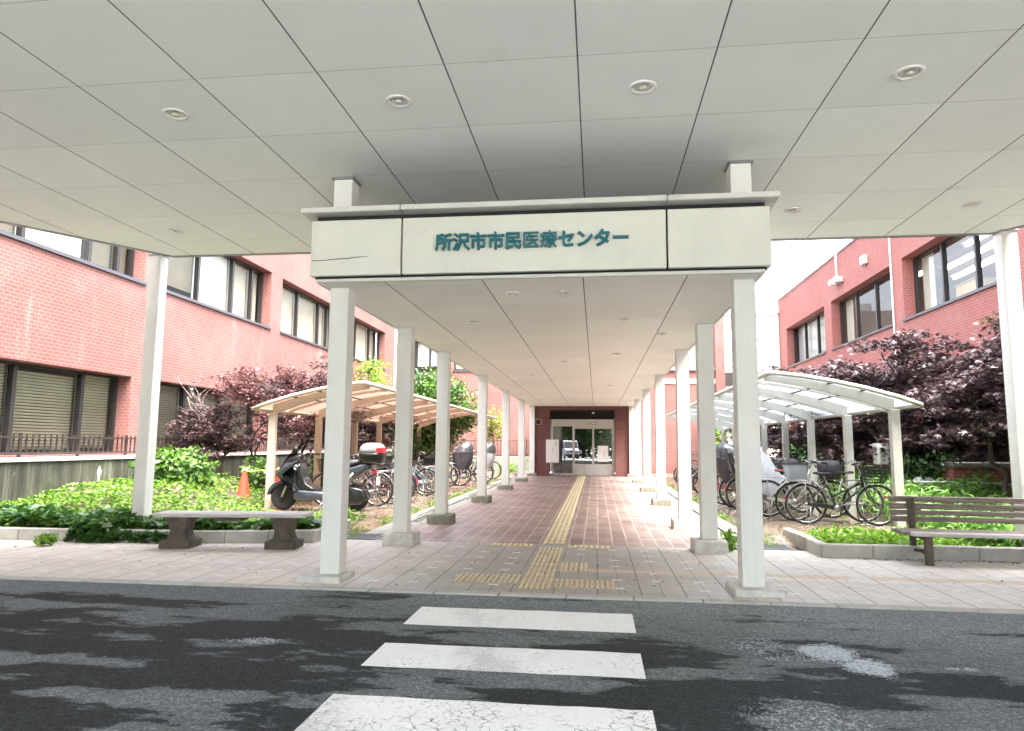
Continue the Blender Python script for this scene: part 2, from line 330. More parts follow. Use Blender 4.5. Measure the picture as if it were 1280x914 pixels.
m_brick = brick('red_brick', (.20, .062, .052), (.16, .048, .041), (.205, .118, .098), stain=.18)
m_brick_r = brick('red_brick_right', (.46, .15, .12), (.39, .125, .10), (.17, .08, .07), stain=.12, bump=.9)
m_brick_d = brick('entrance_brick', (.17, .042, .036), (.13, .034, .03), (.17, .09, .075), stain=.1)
m_glass = glass('window_glass')
m_blind = plain('beige_blind', (.50, .46, .37), .7, var=.12, scale=2)
m_blind_w = plain('white_roller_blind', (.62, .62, .60), .7, var=.05, scale=1)
m_blind_t = plain('tan_roller_blind', (.38, .32, .25), .8, var=.1, scale=1.2)
m_inside = plain('room_interior', (.20, .18, .16), .9, var=.2, scale=1)
m_inside_red = plain('room_back_wall', (.16, .085, .07), .9, var=.2, scale=1)
m_greywall = plain('beige_cladding', (.62, .60, .50), .55, var=.05, scale=1, dirt=.25)
m_greytop = plain('grey_roof_edge', (.30, .30, .32), .6, var=.15)

def ceiling_mat(name, col, fx=.006, fy=.0028, dark=.06):
    k = NT(name); p = k.pos(); sp = k.n('SeparateXYZ', i0=p)
    def line(v, off, period, w):
        pp = k.math('PINGPONG', k.math('SUBTRACT', v, off), period / 2)
        return k.math('SUBTRACT', 1, k.smooth(pp, w * .6, w * 1.3))
    lx = line(sp.outputs[0], -.12, 1.0107, fx); ly = line(sp.outputs[1], 4.83, 1.03, fy)
    cell = k.n('CombineXYZ', i0=k.math('FLOOR', k.math('DIVIDE', k.math('ADD', sp.outputs[0], .12), 1.0107)), i1=k.math('FLOOR', k.math('DIVIDE', k.math('SUBTRACT', sp.outputs[1], 4.83), 1.03))).outputs[0]
    wn = k.n('TexWhiteNoise', i0=cell).outputs[0]
    nz = k.noise(p, 1.6, 5, .6); fi = k.noise(p, 160, 2, .6)
    v = k.math('ADD', k.math('MULTIPLY', wn, .075), k.math('ADD', k.math('MULTIPLY', nz, .10), k.math('MULTIPLY', fi, .10)))
    v = k.math('ADD', v, .83)
    c = k.mix(1, c4(col), k.n('CombineColor', i0=v, i1=v, i2=v).outputs[0], 'MULTIPLY')
    stn = k.math('MULTIPLY', k.smooth(k.noise(p, .9, 6, .7), .60, .72), k.smooth(k.math('PINGPONG', k.math('SUBTRACT', sp.outputs[1], 4.83), .515), .30, .0))
    c = k.mix(k.math('MULTIPLY', stn, .22), c, (.42, .38, .28, 1))
    c = k.mix(k.math('MULTIPLY', ly, .55), c, (dark, dark, dark, 1))
    c = k.mix(k.math('MULTIPLY', lx, .95), c, (dark * .5, dark * .5, dark * .5, 1))
    k.principled(Base__Color=c, Roughness=.6, Normal=k.bump(k.math('SUBTRACT', k.math('MULTIPLY', fi, .15), k.math('MAXIMUM', lx, ly)), .25, .01))
    return k.mat
m_ceil = ceiling_mat('porch_soffit_panels', (.88, .92, .88))
m_ceil2 = ceiling_mat('walkway_soffit_panels', (.88, .88, .81), fx=.006, fy=.0016, dark=.10)

# asphalt with damp and wet patches
def asphalt():
    k = NT('damp_asphalt'); p = k.pos()
    agg = k.n('TexVoronoi', Vector=p, Scale=85.0).outputs['Color']
    ag = k.n('SeparateColor', i0=agg).outputs[0]
    fine = k.noise(p, 45, 4, .7)
    big = k.noise(p, .5, 4, .6)
    dry = k.ramp(k.math('ADD', k.math('MULTIPLY', ag, .5), k.math('MULTIPLY', fine, .5)), [(.2, (.095, .107, .109)), (.55, (.155, .172, .174)), (.85, (.29, .315, .32))])
    dry = k.mix(k.math('MULTIPLY', k.smooth(big, .35, .7), .4), dry, k.mix(1, dry, (.72, .73, .75, 1), 'MULTIPLY'))
    sp = k.n('SeparateXYZ', i0=p)
    side_light = k.math('MULTIPLY', k.smooth(k.math('ADD', k.math('ADD', sp.outputs[1], k.math('MULTIPLY', sp.outputs[0], .22)), k.math('MULTIPLY', k.noise(p, .9, 5, .65), 1.2)), 6.0, 7.2), .55)  # stronger light towards kerb and right, painted into the dry tone
    dry = k.mix(side_light, dry, k.mix(1, dry, (1.7, 1.7, 1.68, 1), 'MULTIPLY'))
    # damp streaks drawn out along the road
    warp = k.noise(p, 1.3, 3, .6, out=1)
    pv = k.n('VectorMath', _operation='MULTIPLY_ADD', i0=warp, i1=(.35, .2, 0), i2=p).outputs[0]
    w1 = k.noise(k.mapv(pv, (.66, 1.9, 1)), 1.0, 8, .64)
    edge = k.smooth(sp.outputs[1], 4.6, 6.4)                        # drier band next to the kerb
    leftbias = k.math('MULTIPLY', k.smooth(sp.outputs[0], 3.5, -3.5), .05)
    wv = k.math('ADD', k.math('ADD', k.math('SUBTRACT', w1, k.math('MULTIPLY', edge, .14)), leftbias), k.math('MULTIPLY', k.math('SUBTRACT', k.noise(p, 16, 5, .7), .5), .06))
    wet = k.math('ADD', k.math('MULTIPLY', k.smooth(wv, .435, .53), .45), k.math('MULTIPLY', k.smooth(wv, .492, .516), .55))
    c = k.mix(k.math('MULTIPLY', wet, .9), dry, k.mix(1, dry, (.115, .125, .135, 1), 'MULTIPLY'))
    # sky glare on the road, painted in as pale bluish patches
    def glare_patch(cx, cy, rx, ry, amt):
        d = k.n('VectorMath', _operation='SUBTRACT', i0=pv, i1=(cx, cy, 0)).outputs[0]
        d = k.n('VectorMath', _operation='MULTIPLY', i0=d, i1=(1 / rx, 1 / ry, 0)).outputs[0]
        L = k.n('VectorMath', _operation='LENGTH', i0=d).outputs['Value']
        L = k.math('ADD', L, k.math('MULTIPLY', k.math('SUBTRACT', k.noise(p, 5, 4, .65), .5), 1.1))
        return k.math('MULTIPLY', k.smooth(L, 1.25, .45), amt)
    pa = k.math('MAXIMUM', k.math('MAXIMUM', glare_patch(1.90, 4.95, .20, .26, .75), glare_patch(1.74, 5.20, .26, .26, .75)), glare_patch(2.48, 4.96, .16, .05, .5))
    pa = k.math('MAXIMUM', pa, glare_patch(1.25, 3.95, .42, .40, .34))
    pa = k.math('MAXIMUM', pa, glare_patch(-2.2, 4.9, .26, .10, .5))
    pa = k.math('MAXIMUM', pa, glare_patch(1.30, 5.25, .3, .35, .38))
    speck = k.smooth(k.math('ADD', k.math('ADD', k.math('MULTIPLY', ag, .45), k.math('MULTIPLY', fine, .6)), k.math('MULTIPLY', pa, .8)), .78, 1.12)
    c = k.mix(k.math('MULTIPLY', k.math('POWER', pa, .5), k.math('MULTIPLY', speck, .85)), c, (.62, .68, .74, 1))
    rgh = k.math('SUBTRACT', .85, k.math('MULTIPLY', wet, .20))
    hgt = k.math('ADD', k.math('MULTIPLY', ag, .5), fine)
    pr = k.principled(Base__Color=c, Roughness=rgh, Normal=k.bump(hgt, .6, .006)); pr.inputs['Specular IOR Level'].default_value = .06
    return k.mat
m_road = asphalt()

def paving():
    k = NT('small_block_paving'); p = k.pos(); sp = k.n('SeparateXYZ', i0=p); X, Y = sp.outputs[0], sp.outputs[1]
    T = .41
    def near(v, off, per): return k.math('PINGPONG', k.math('SUBTRACT', v, off), per / 2)
    col = k.math('FLOOR', k.math('DIVIDE', X, T / 2)); row = k.math('FLOOR', k.math('DIVIDE', Y, T / 2))
    wn = k.n('TexWhiteNoise', i0=k.n('CombineXYZ', i0=col, i1=row).outputs[0])
    wr = k.n('TexWhiteNoise', _noise_dimensions='1D', W=k.math('FLOOR', k.math('DIVIDE', k.math('ADD', Y, .12), T))).outputs[0]
    tone = k.ramp(wr, [(0, (.52, .495, .45)), (.3, (.56, .545, .50)), (.5, (.57, .48, .40)), (.72, (.61, .585, .54)), (.9, (.65, .56, .41))], 'CONSTANT')
    tone = k.mix(.45, tone, k.ramp(wn.outputs[0], [(0, (.47, .455, .42)), (.4, (.61, .55, .49)), (.7, (.58, .57, .53)), (1, (.67, .61, .52))]))
    # pinker at the left bed; paler sides paint in open-sky light, centre greyer
    tone = k.mix(k.math('MULTIPLY', k.smooth(X, -1.2, -3.4), .35), tone, (.68, .58, .50, 1))
    tone = k.mix(k.math('MULTIPLY', k.smooth(X, 1.2, 3.0), .35), tone, (.70, .67, .62, 1))
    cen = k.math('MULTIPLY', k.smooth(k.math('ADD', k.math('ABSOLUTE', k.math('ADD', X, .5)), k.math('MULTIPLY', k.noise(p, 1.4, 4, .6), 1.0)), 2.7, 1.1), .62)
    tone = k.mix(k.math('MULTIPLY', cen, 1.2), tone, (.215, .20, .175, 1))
    yb = k.math('MULTIPLY', k.math('LESS_THAN', k.math('ABSOLUTE', k.math('SUBTRACT', Y, 7.8925)), .1025), k.math('MULTIPLY', k.math('GREATER_THAN', X, -.095), k.math('GREATER_THAN', wn.outputs[0], .12)))
    tone = k.mix(k.math('MULTIPLY', yb, .8), tone, (.55, .44, .27, 1))
    dirt = k.noise(p, 2.2, 6, .7); fine = k.noise(p, 60, 3, .6)
    tone = k.mix(k.math('MULTIPLY', k.smooth(dirt, .45, .75), .35), tone, k.mix(1, tone, (.5, .48, .46, 1), 'MULTIPLY'))
    tone = k.mix(k.math('MULTIPLY', fine, .2), tone, (.6, .58, .55, 1))
    j1 = k.math('SUBTRACT', 1, k.smooth(near(X, 0, T), .003, .008))
    j2 = k.math('MULTIPLY', k.math('SUBTRACT', 1, k.smooth(near(X, T / 2, T), .002, .006)), .7)
    j3 = k.math('MULTIPLY', k.math('SUBTRACT', 1, k.smooth(near(Y, 0, T / 2), .002, .005)), .55)
    j = k.math('MAXIMUM', k.math('MAXIMUM', j1, j2), j3)
    c = k.mix(k.math('MULTIPLY', j, .85), tone, (.09, .08, .075, 1))
    ix = k.math('LESS_THAN', near(X, T / 2, T), .052); iy = k.math('LESS_THAN', near(Y, 0, T), .030)
    ins = k.math('MULTIPLY', ix, iy)
    drop = k.math('GREATER_THAN', k.n('TexWhiteNoise', i0=k.n('CombineXYZ', i0=k.math('FLOOR', k.math('DIVIDE', X, T)), i1=k.math('ROUND', k.math('DIVIDE', Y, T))).outputs[0]).outputs[0], .25)
    c = k.mix(k.math('MULTIPLY', k.math('MULTIPLY', ins, drop), k.math('ADD', .35, k.math('MULTIPLY', dirt, .9))), c, (.72, .71, .68, 1))
    k.principled(Base__Color=c, Roughness=k.math('SUBTRACT', .72, k.math('MULTIPLY', k.smooth(dirt, .4, .7), .25)), Normal=k.bump(k.math('SUBTRACT', k.math('MULTIPLY', fine, .4), j), .4, .006))
    return k.mat
m_paving = paving()

def redtile():
    k = NT('red_walkway_tiles'); p = k.pos(); sp = k.n('SeparateXYZ', i0=p); X, Y = sp.outputs[0], sp.outputs[1]
    def near(v, off, per): return k.math('PINGPONG', k.math('SUBTRACT', v, off), per / 2)
    W, L = .205, .205
    wn = k.n('TexWhiteNoise', i0=k.n('CombineXYZ', i0=k.math('FLOOR', k.math('DIVIDE', k.math('ADD', X, .6), W)), i1=k.math('FLOOR', k.math('DIVIDE', Y, L))).outputs[0]).outputs[0]
    c = k.ramp(wn, [(0, (.175, .118, .10)), (.5, (.235, .162, .14)), (1, (.29, .208, .182))])
    d = k.noise(p, 1.1, 6, .65); fine = k.noise(p, 70, 3, .6)
    c = k.mix(k.math('MULTIPLY', k.smooth(d, .45, .7), .45), c, k.mix(1, c, (.55, .52, .52, 1), 'MULTIPLY'))
    jx = k.math('SUBTRACT', 1, k.smooth(near(X, -.6, W), .004, .010)); jy = k.math('MULTIPLY', k.math('SUBTRACT', 1, k.smooth(near(Y, 0, L), .003, .006)), .35)
    c = k.mix(k.math('MULTIPLY', jx, .75), c, (.56, .52, .47, 1)); c = k.mix(jy, c, (.45, .36, .32, 1))
    wet = k.smooth(k.noise(p, .8, 3, .5), .30, .75)
    k.principled(Base__Color=c, Roughness=k.math('SUBTRACT', .52, k.math('MULTIPLY', wet, .20)), Normal=k.bump(k.math('SUBTRACT', k.math('MULTIPLY', fine, .12), k.math('MULTIPLY', k.math('MAXIMUM', jx, jy), .5)), .2, .004))
    return k.mat
m_redtile = redtile()

def tactile():
    k = NT('yellow_tactile_blocks'); p = k.pos()
    nz = k.noise(p, 5, 6, .7); f = k.noise(p, 90, 3, .6)
    sp = k.n('SeparateXYZ', i0=p)
    worn = k.smooth(sp.outputs[1], 11.0, 6.5)
    c = k.ramp(nz, [(.3, (.62, .52, .30)), (.7, (.72, .64, .43))])
    c = k.mix(k.math('MULTIPLY', worn, .7), c, k.ramp(nz, [(.3, (.44, .38, .25)), (.7, (.66, .60, .45))]))
    c = k.mix(k.math('MULTIPLY', f, .25), c, (.30, .25, .17, 1))
    k.principled(Base__Color=c, Roughness=.6); return k.mat
m_tactile = tactile()
m_tactile_base = plain('yellow_block_body', (.42, .35, .21), .7, var=.3, scale=7, bump=.3)

def roadpaint():
    k = NT('worn_white_road_paint'); p = k.pos()
    v = k.n('TexVoronoi', _feature='DISTANCE_TO_EDGE', Vector=k.n('VectorMath', _operation='MULTIPLY_ADD', i0=k.noise(p, 9, 3, .6, out=1), i1=(.11, .11, 0), i2=p).outputs[0], Scale=15.0).outputs[0]
    crack = k.math('MULTIPLY', k.math('SUBTRACT', 1, k.smooth(v, .012, .05)), k.smooth(k.noise(p, 13, 4, .7), .38, .56))
    sp = k.n('SeparateXYZ', i0=p)
    nearer = k.smooth(sp.outputs[1], 5.3, 3.5)
    reg = k.smooth(k.math('ADD', k.noise(p, 2.2, 4, .6), k.math('SUBTRACT', k.math('MULTIPLY', nearer, .26), .13)), .5, .66)
    n2 = k.smooth(k.math('ADD', k.noise(p, 38, 5, .75), k.math('MULTIPLY', k.noise(p, 3, 4, .6), .4)), .80, .88)
    tr = k.smooth(k.math('ADD', k.noise(k.mapv(p, (1.1, .35, 1)), 1.6, 3, .5), k.math('MULTIPLY', k.noise(p, 60, 4, .75), .55)), .80, .98)
    m = k.math('MAXIMUM', k.math('MULTIPLY', crack, reg), k.math('MAXIMUM', k.math('MULTIPLY', n2, .7), k.math('MULTIPLY', tr, .45)))
    base = k.ramp(k.noise(p, 3, 6, .7), [(.3, (.76, .77, .76)), (.7, (.86, .87, .86))])
    k.principled(Base__Color=k.mix(k.math('MULTIPLY', m, .88), base, (.10, .10, .10, 1)), Roughness=.62, Normal=k.bump(k.noise(p, 110, 3, .6), .25, .004))
    return k.mat
m_roadpaint = roadpaint()

def wetfloor():
    k = NT('wet_parking_floor'); p = k.pos()
    d = k.noise(p, 1.2, 6, .65); f = k.noise(p, 30, 4, .65)
    c = k.ramp(d, [(.3, (.11, .080, .055)), (.52, (.19, .145, .10)), (.75, (.28, .225, .17))])
    c = k.mix(k.math('MULTIPLY', f, .35), c, (.14, .11, .08, 1))
    wet = k.smooth(k.noise(k.mapv(p, (.5, .8, 1)), 1.0, 4, .6), .36, .48)
    k.principled(Base__Color=c, Roughness=k.math('SUBTRACT', .62, k.math('MULTIPLY', wet, .56)), Normal=k.bump(f, k.math('SUBTRACT', .3, k.math('MULTIPLY', wet, .28)), .006))
    return k.mat
m_wet = wetfloor()
m_soil = plain('soil', (.07, .052, .036), .95, var=.4, scale=7, bump=.8, bscale=40)
m_ground = plain('pale_bounce_ground', (.56, .55, .52), .9, var=.15, scale=.6, bump=.2)  # ground behind the camera, made pale to bounce light under the porch
m_strip = plain('gutter_concrete', (.24, .235, .21), .7, var=.25, scale=6, bump=.3, dirt=.5)
m_kerb = plain('kerb_concrete', (.42, .415, .38), .85, var=.15, scale=6, bump=.35, bscale=80, dirt=.45, dirtcol=(.30, .29, .25))

def gz(y): return max(0.0, (y - 9.8) * .0045)
YB = 29.42                         # entrance wall
PK = .10                           # parking floor level

# ------------------------------------------------------------------ ground
def struct(name, mb, mat, **kw):
    o = mb.build(name, mat); o['kind'] = 'structure'; return o
mb = MB(); mb.add([(-300, -300, -.09), (300, -300, -.09), (300, 300, -.09), (-300, 300, -.09)], [(0, 1, 2, 3)]); struct('ground', mb, m_ground)
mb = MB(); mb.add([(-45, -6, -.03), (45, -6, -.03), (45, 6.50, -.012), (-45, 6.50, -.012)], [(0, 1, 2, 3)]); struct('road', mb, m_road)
mb = MB()
x = -14.0
while x < 14:
    w = random.uniform(.56, .64); mb.box(x + .004, x + w - .004, 6.50 + random.uniform(-.006, .006), 6.62, -.12, random.uniform(.001, .005), bev=.008); x += w
struct('kerb', mb, m_kerb)
mb = MB(); mb.box(-16, 16, 6.622, 9.80, -.10, 0.0); struct('pavement', mb, m_paving)
mb = MB(); mb.add([(-2.95, 9.802, .001), (1.70, 9.802, .001), (1.70, YB + .4, gz(YB)), (-2.95, YB + .4, gz(YB))], [(0, 1, 2, 3)]); struct('walkway', mb, m_redtile)
# drainage strips along both sides of the walkway
for s, n in ((-1, 'left'), (1, 'right')):
    c = -.62
    def sx(d): return c + s * d
    mb = MB()
    for (a, b, dz) in ((2.33, 2.62, .0), (2.68, 2.98, -.005)):
        x0, x1 = sorted((sx(a), sx(b)))
        y = 9.81
        while y < 29.3:
            y2 = min(y + 1.0, 29.3)
            mb.add([(x0, y, gz(y) + dz), (x1, y, gz(y) + dz), (x1, y2 - .008, gz(y2) + dz), (x0, y2 - .008, gz(y2) + dz)], [(0, 1, 2, 3)]); y = y2
    struct('gutter', mb, m_strip)
    x0, x1 = sorted((sx(2.62), sx(2.68)))
    mb = MB(); mb.add([(x0, 9.81, -.03), (x1, 9.81, -.03), (x1, 29.3, .04), (x0, 29.3, .04)], [(0, 1, 2, 3)]); struct('gutter_channel', mb, m_dark)
    x0, x1 = sorted((sx(2.98), sx(12)))
    mb = MB(); y0 = 10.9
    mb.add([(x0, 9.805, -.02), (x1, 9.805, -.02), (x1, 34, .05), (x0, 34, .05)], [(0, 1, 2, 3)]); struct('planting_bed', mb, m_soil)
    x0, x1 = sorted((sx(3.25), sx(6.05 if s < 0 else 5.45)))
    ya, yb_ = (11.0, 31.5) if s < 0 else (10.2, 29.2)
    xs = [sx(2.99), sx(3.14), sx(3.34), sx(6.05 if s < 0 else 5.45)]; ys = [ya, ya + .5, ya + 1.0, 20, yb_]
    zz = lambda i, j: -.012 if (i == 0 or j == 0) else (.055 if (i == 1 or j == 1) else PK)
    mb = MB(); mb.add([(x, y, zz(i, j)) for j, y in enumerate(ys) for i, x in enumerate(xs)], [(j * 4 + i, j * 4 + i + 1, j * 4 + i + 5, j * 4 + i + 4) for j in range(4) for i in range(3)], smooth=True)
    xe = xs[3]; mb.add([(xe, y, PK if j > 1 else zz(3, j)) for j, y in enumerate(ys)] + [(xe, y, -.06) for y in ys], [(j, j + 1, j + 6, j + 5) for j in range(4)])
    struct('parking_floor', mb, m_wet)

# crossing
mb = MB()
for (a, b, xl) in ((5.39, 5.98, -1.50), (4.38, 4.89, -1.485), (3.34, 3.88, -1.47)):
    n = 14
    zz = lambda y: -.012 - (6.5 - y) * .018 / 19.5 + .004
    vs = [(xl + random.uniform(-.006, .006) + (.02 if j else 0) * 0, y, zz(y)) for j, y in ((0, a),)] 
    top = [(xl + (.285 - xl) * i / n, b + random.uniform(-.007, .007), zz(b)) for i in range(n + 1)]
    bot = [(xl + (.285 - xl) * i / n, a + random.uniform(-.007, .007), zz(a)) for i in range(n + 1)]
    mb.add(bot + top, [(i, i + 1, n + 2 + i, n + 1 + i) for i in range(n)])
struct('crosswalk', mb, m_roadpaint)

# tactile paving: blocks with raised bars
mb = MB()
def tblock(x0, x1, y0, y1, bars, along='y', z=0.0, rise=.006):
    mb.box(x0 + .002, x1 - .002, y0 + .002, y1 - .002, z - .02, z + .004)
    for i in range(bars):
        if along == 'y':
            w = (x1 - x0) / bars; a = x0 + w * (i + .25); b = x0 + w * (i + .75)
            mb.box(a, b, y0 + .012, y1 - .012, z + .003, z + .004 + rise, mi=1, bev=.003)
        else:
            w = (y1 - y0) / bars; a = y0 + w * (i + .25); b = y0 + w * (i + .75)
            mb.box(x0 + .012, x1 - .012, a, b, z + .003, z + .004 + rise, mi=1, bev=.003)
for i in range(3):
    y = 6.78
    while y < 9.45:
        tblock(-.77 + i * .108, -.77 + (i + 1) * .108, y, min(y + .30, 9.5), 2); y += .305
y = 9.83
while y < 29.2:
    for i in range(2): tblock(-.765 + i * .16, -.765 + (i + 1) * .16, y, y + .30, 2, z=gz(y) + .002)
    y += .302
for i in range(11):
    x0 = -1.46 + i * .15
    if not (-.80 < x0 + .075 < -.42): tblock(x0, x0 + .147, 9.52, 9.80, 2)
for i in range(6): tblock(-1.46 + i * .113, -1.46 + (i + 1) * .113 - .006, 7.02, 7.50, 2)
for i in range(6): tblock(-.43 + i * .102, -.43 + (i + 1) * .102 - .006, 6.90, 7.32, 2)
for i in range(3): tblock(-.43 + i * .112, -.43 + (i + 1) * .112 - .006, 7.76, 8.34, 2)
struct('tactile_paving', mb, [m_tactile_base, m_tactile])

# kerbs of the planting beds
mb = MB()
def kerbrun(pts, h=.17, w=.12, z0=0):
    for (a, b) in zip(pts[:-1], pts[1:]):
        a = Vector((*a, 0)); b = Vector((*b, 0)); d = b - a; L = d.length; n = max(1, round(L / .6)); ang = math.atan2(d.y, d.x)
        for i in range(n):
            M = Matrix.Translation(a + d * ((i + .5) / n)) @ Matrix.Rotation(ang + random.uniform(-.006, .006), 4, 'Z')
            hh = h + random.uniform(-.006, .006)
            mb.box(-L / n / 2 + .003, L / n / 2 - .003, 0, w, z0 - .05, hh, M=M, bev=.012)
kerbrun([(-11, 8.80), (-5.7, 9.05), (-3.95, 9.40)])
kerbrun([(-3.93, 9.42), (-3.93, 10.9)])
kerbrun([(2.80, 9.25), (12, 9.25)])
kerbrun([(2.78, 11.0), (2.78, 9.27)])
struct('bed_kerb', mb, m_kerb)

# ------------------------------------------------------------------ buildings
def T_left(u, d, z): return (-10 + d, u, z)
def T_right(u, d, z): return (8.65 - d, u, z)
def T_back(u, d, z): return (u, 34 - d, z)
def boxT(mb, T, u0, u1, d0, d1, z0, z1, mi=0):
    p = T(u0, d0, z0); q = T(u1, d1, z1)
    mb.box(min(p[0], q[0]), max(p[0], q[0]), min(p[1], q[1]), max(p[1], q[1]), z0, z1, mi)
def wall_grid(mb, T, u0, u1, z0, z1, ops, rev=.32, mi=0):
    us = sorted({u0, u1, *[o[0] for o in ops], *[o[1] for o in ops]}); zs = sorted({z0, z1, *[o[2] for o in ops], *[o[3] for o in ops]})
    for i in range(len(us) - 1):
        for j in range(len(zs) - 1):
            uc = (us[i] + us[i + 1]) / 2; zc = (zs[j] + zs[j + 1]) / 2
            if any(o[0] < uc < o[1] and o[2] < zc < o[3] for o in ops): continue
            mb.add([T(us[i], 0, zs[j]), T(us[i + 1], 0, zs[j]), T(us[i + 1], 0, zs[j + 1]), T(us[i], 0, zs[j + 1])], [(0, 1, 2, 3)], mi)
    for (a, b, c, d) in ops:
        for (p, q) in (((a, c), (b, c)), ((b, c), (b, d)), ((b, d), (a, d)), ((a, d), (a, c))):
            mb.add([T(p[0], 0, p[1]), T(q[0], 0, q[1]), T(q[0], -rev, q[1]), T(p[0], -rev, p[1])], [(0, 1, 2, 3)], mi)

def slat_panel(mb, T, u0, u1, d, z0, z1, pitch=.058):
    z = z1
    while z > z0 + pitch:
        mb.add([T(u0, d, z), T(u1, d, z), T(u1, d - .04, z - pitch * .72), T(u0, d - .04, z - pitch * .72)], [(0, 1, 2, 3)]); z -= pitch

def window(par, T, u0, u1, z0, z1, mull, rec=.32, blinds=(), sill=True, fw=.055, transom=None):
    """frame mesh with children pane / sill / blind"""
    d = -rec
    mb = MB()
    boxT(mb, T, u0, u1, d - .05, d + .04, z0, z0 + fw); boxT(mb, T, u0, u1, d - .05, d + .04, z1 - fw, z1)
    cuts = [u0] + list(mull) + [u1]
    for i, u in enumerate(cuts):
        w = fw if i in (0, len(cuts) - 1) else .085
        a = u if i == 0 else (u - w if i == len(cuts) - 1 else u - w / 2)
        boxT(mb, T, a, a + w, d - .06, d + .055, z0 + fw, z1 - fw)
    if transom:
        for (ua, ub, zt) in transom: boxT(mb, T, ua, ub, d - .045, d + .035, zt - .03, zt + .03)
    f = mb.build('window', m_bronze, par, world=True)
    g = MB(); e = (u0 + .01, u1 - .01, z0 + .01, z1 - .01)
    g.add([T(e[0], d - .005, e[2]), T(e[1], d - .005, e[2]), T(e[1], d - .005, e[3]), T(e[0], d - .005, e[3])], [(0, 1, 2, 3)])
    o = g.build('pane', m_glass, None)
    o.data.transform(Matrix.Translation(-Vector(par.location))); o.parent = f
    if sill:
        s_ = MB(); boxT(s_, T, u0 - .04, u1 + .04, d + .06, .05, z0 - .07, z0 - .002)
        o = s_.build('sill', m_sill); o.data.transform(Matrix.Translation(-Vector(par.location))); o.parent = f
    for (ua, ub, za, zb, mat, kind) in blinds:
        b = MB()
        if kind == 'slat': slat_panel(b, T, ua, ub, d - .12, za, zb)
        else: boxT(b, T, ua, ub, d - .16, d - .14, za, zb)
        o = b.build('blind', mat); o.data.transform(Matrix.Translation(-Vector(par.location))); o.parent = f
    return f

# --- left building
LB = empty('brick_building', (-10, 18, 0))
tag(LB, 'sunlit pink brick building on the left with blinds drawn behind dark-framed windows', 'building')
upper_L = [(9.0, 13.95), (14.72, 19.92), (20.66, 25.75), (26.5, 31.6)]
upper_L = [(3.2, 8.25)] + upper_L
low_L = [(3.2, 8.25), (8.6, 13.75), (14.45, 19.75), (20.4, 25.6), (26.3, 31.4)]
mb = MB()
wall_grid(mb, T_left, 1.0, 34.3, -.1, 8.27, [(a, b, 4.93, 6.66) for a, b in upper_L] + [(a, b, 1.13, 2.79) for a, b in low_L], rev=.38)
mb.add([(-10, 1, -.1), (-24, 1, -.1), (-24, 1, 8.27), (-10, 1, 8.27)], [(0, 1, 2, 3)])
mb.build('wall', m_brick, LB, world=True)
mb = MB(); mb.box(-24, -9.93, .93, 34.4, 8.272, 8.45); mb.build('roof', m_greytop, LB, world=True)
mb = MB(); mb.box(-12.6, -12.5, 1, 34, 0, 8.2); mb.box(-12.5, -10.42, 1, 34, 3.6, 4.3); mb.box(-12.5, -10.42, 1, 34, 7.0, 7.1); mb.build('interior', m_inside, LB, world=True)
for i, (a, b) in enumerate(upper_L):
    q = (b - a)
    mull = [a + q * .34, a + q * .665, a + q * .875] if i == 2 else [a + q * .27, a + q * .395, a + q * .73, a + q * .9] if i == 1 else [a + q * .36, a + q * .72, a + q * .88]
    bl = []
    us = [a] + mull + [b]
    for j in range(len(us) - 1):
        if i == 1: m_, kd, zb = ((m_blind_w, 'roll', 5.0) if j in (0, 2) else (m_blind, 'slat', 5.0))
        elif i == 2: m_, kd, zb = ((m_blind_w, 'roll', 5.12) if j == 1 else (m_blind_t, 'roll', 5.0) if j > 1 else (m_blind, 'slat', 5.2))
        else: m_, kd, zb = (m_blind_t, 'roll', 5.0 + .1 * (j % 2))
        bl.append((us[j] + .03, us[j + 1] - .03, zb, 6.62, m_, kd))
    window(LB, T_left, a, b, 4.93, 6.66, mull, rec=.34, blinds=bl)
for i, (a, b) in enumerate(low_L):
    q = b - a
    mull = [a + q * .48, a + q * .80] if i == 1 else [a + q * .33, a + q * .66]
    us = [a] + mull + [b]
    bl = [(us[j] + .03, us[j + 1] - .03, 1.2, 2.74 - .08 * (j % 2), m_blind, 'slat') for j in range(len(us) - 1)]
    window(LB, T_left, a, b, 1.13, 2.79, mull, rec=.36, blinds=bl, sill=False)
mb = MB(); mb.tube([(-9.94, 33.1, .3), (-9.94, 33.1, 8.3)], .06, 8); mb.build('downpipe', m_white, LB, world=True)

# retaining ledge wall with railing
def ledge(): 
    k = NT('stained_ledge_concrete'); p = k.pos()
    st = k.noise(k.mapv(p, (3.2, 3.2, .22)), 1.4, 6, .7); d = k.noise(p, 1.3, 5, .65); f = k.noise(p, 40, 4, .6)
    c = k.ramp(st, [(.36, (.018, .019, .013)), (.52, (.05, .05, .034)), (.70, (.16, .155, .12))])
    c = k.mix(k.math('MULTIPLY', k.smooth(d, .45, .7), .5), c, (.10, .11, .055, 1))
    wsp = k.smooth(k.noise(k.mapv(p, (1, 1, .8)), 1.7, 5, .6), .66, .72)
    c = k.mix(k.math('MULTIPLY', wsp, .75), c, (.68, .67, .63, 1))
    k.principled(Base__Color=c, Roughness=.85, Normal=k.bump(f, .4, .008)); return k.mat
m_ledge = ledge()
LW = empty('retaining_wall', (-9.7, 18, 0)); tag(LW, 'water-stained low concrete wall below the lower windows of the pink brick building', 'wall')
mb = MB(); mb.box(-9.98, -9.62, 2, 33.6, -.1, 1.03); mb.build('wall', m_ledge, LW, world=True)
mb = MB(); mb.box(-9.99, -9.58, 2, 33.6, 1.032, 1.10, bev=.01); mb.build('coping', m_conc, LW, world=True)
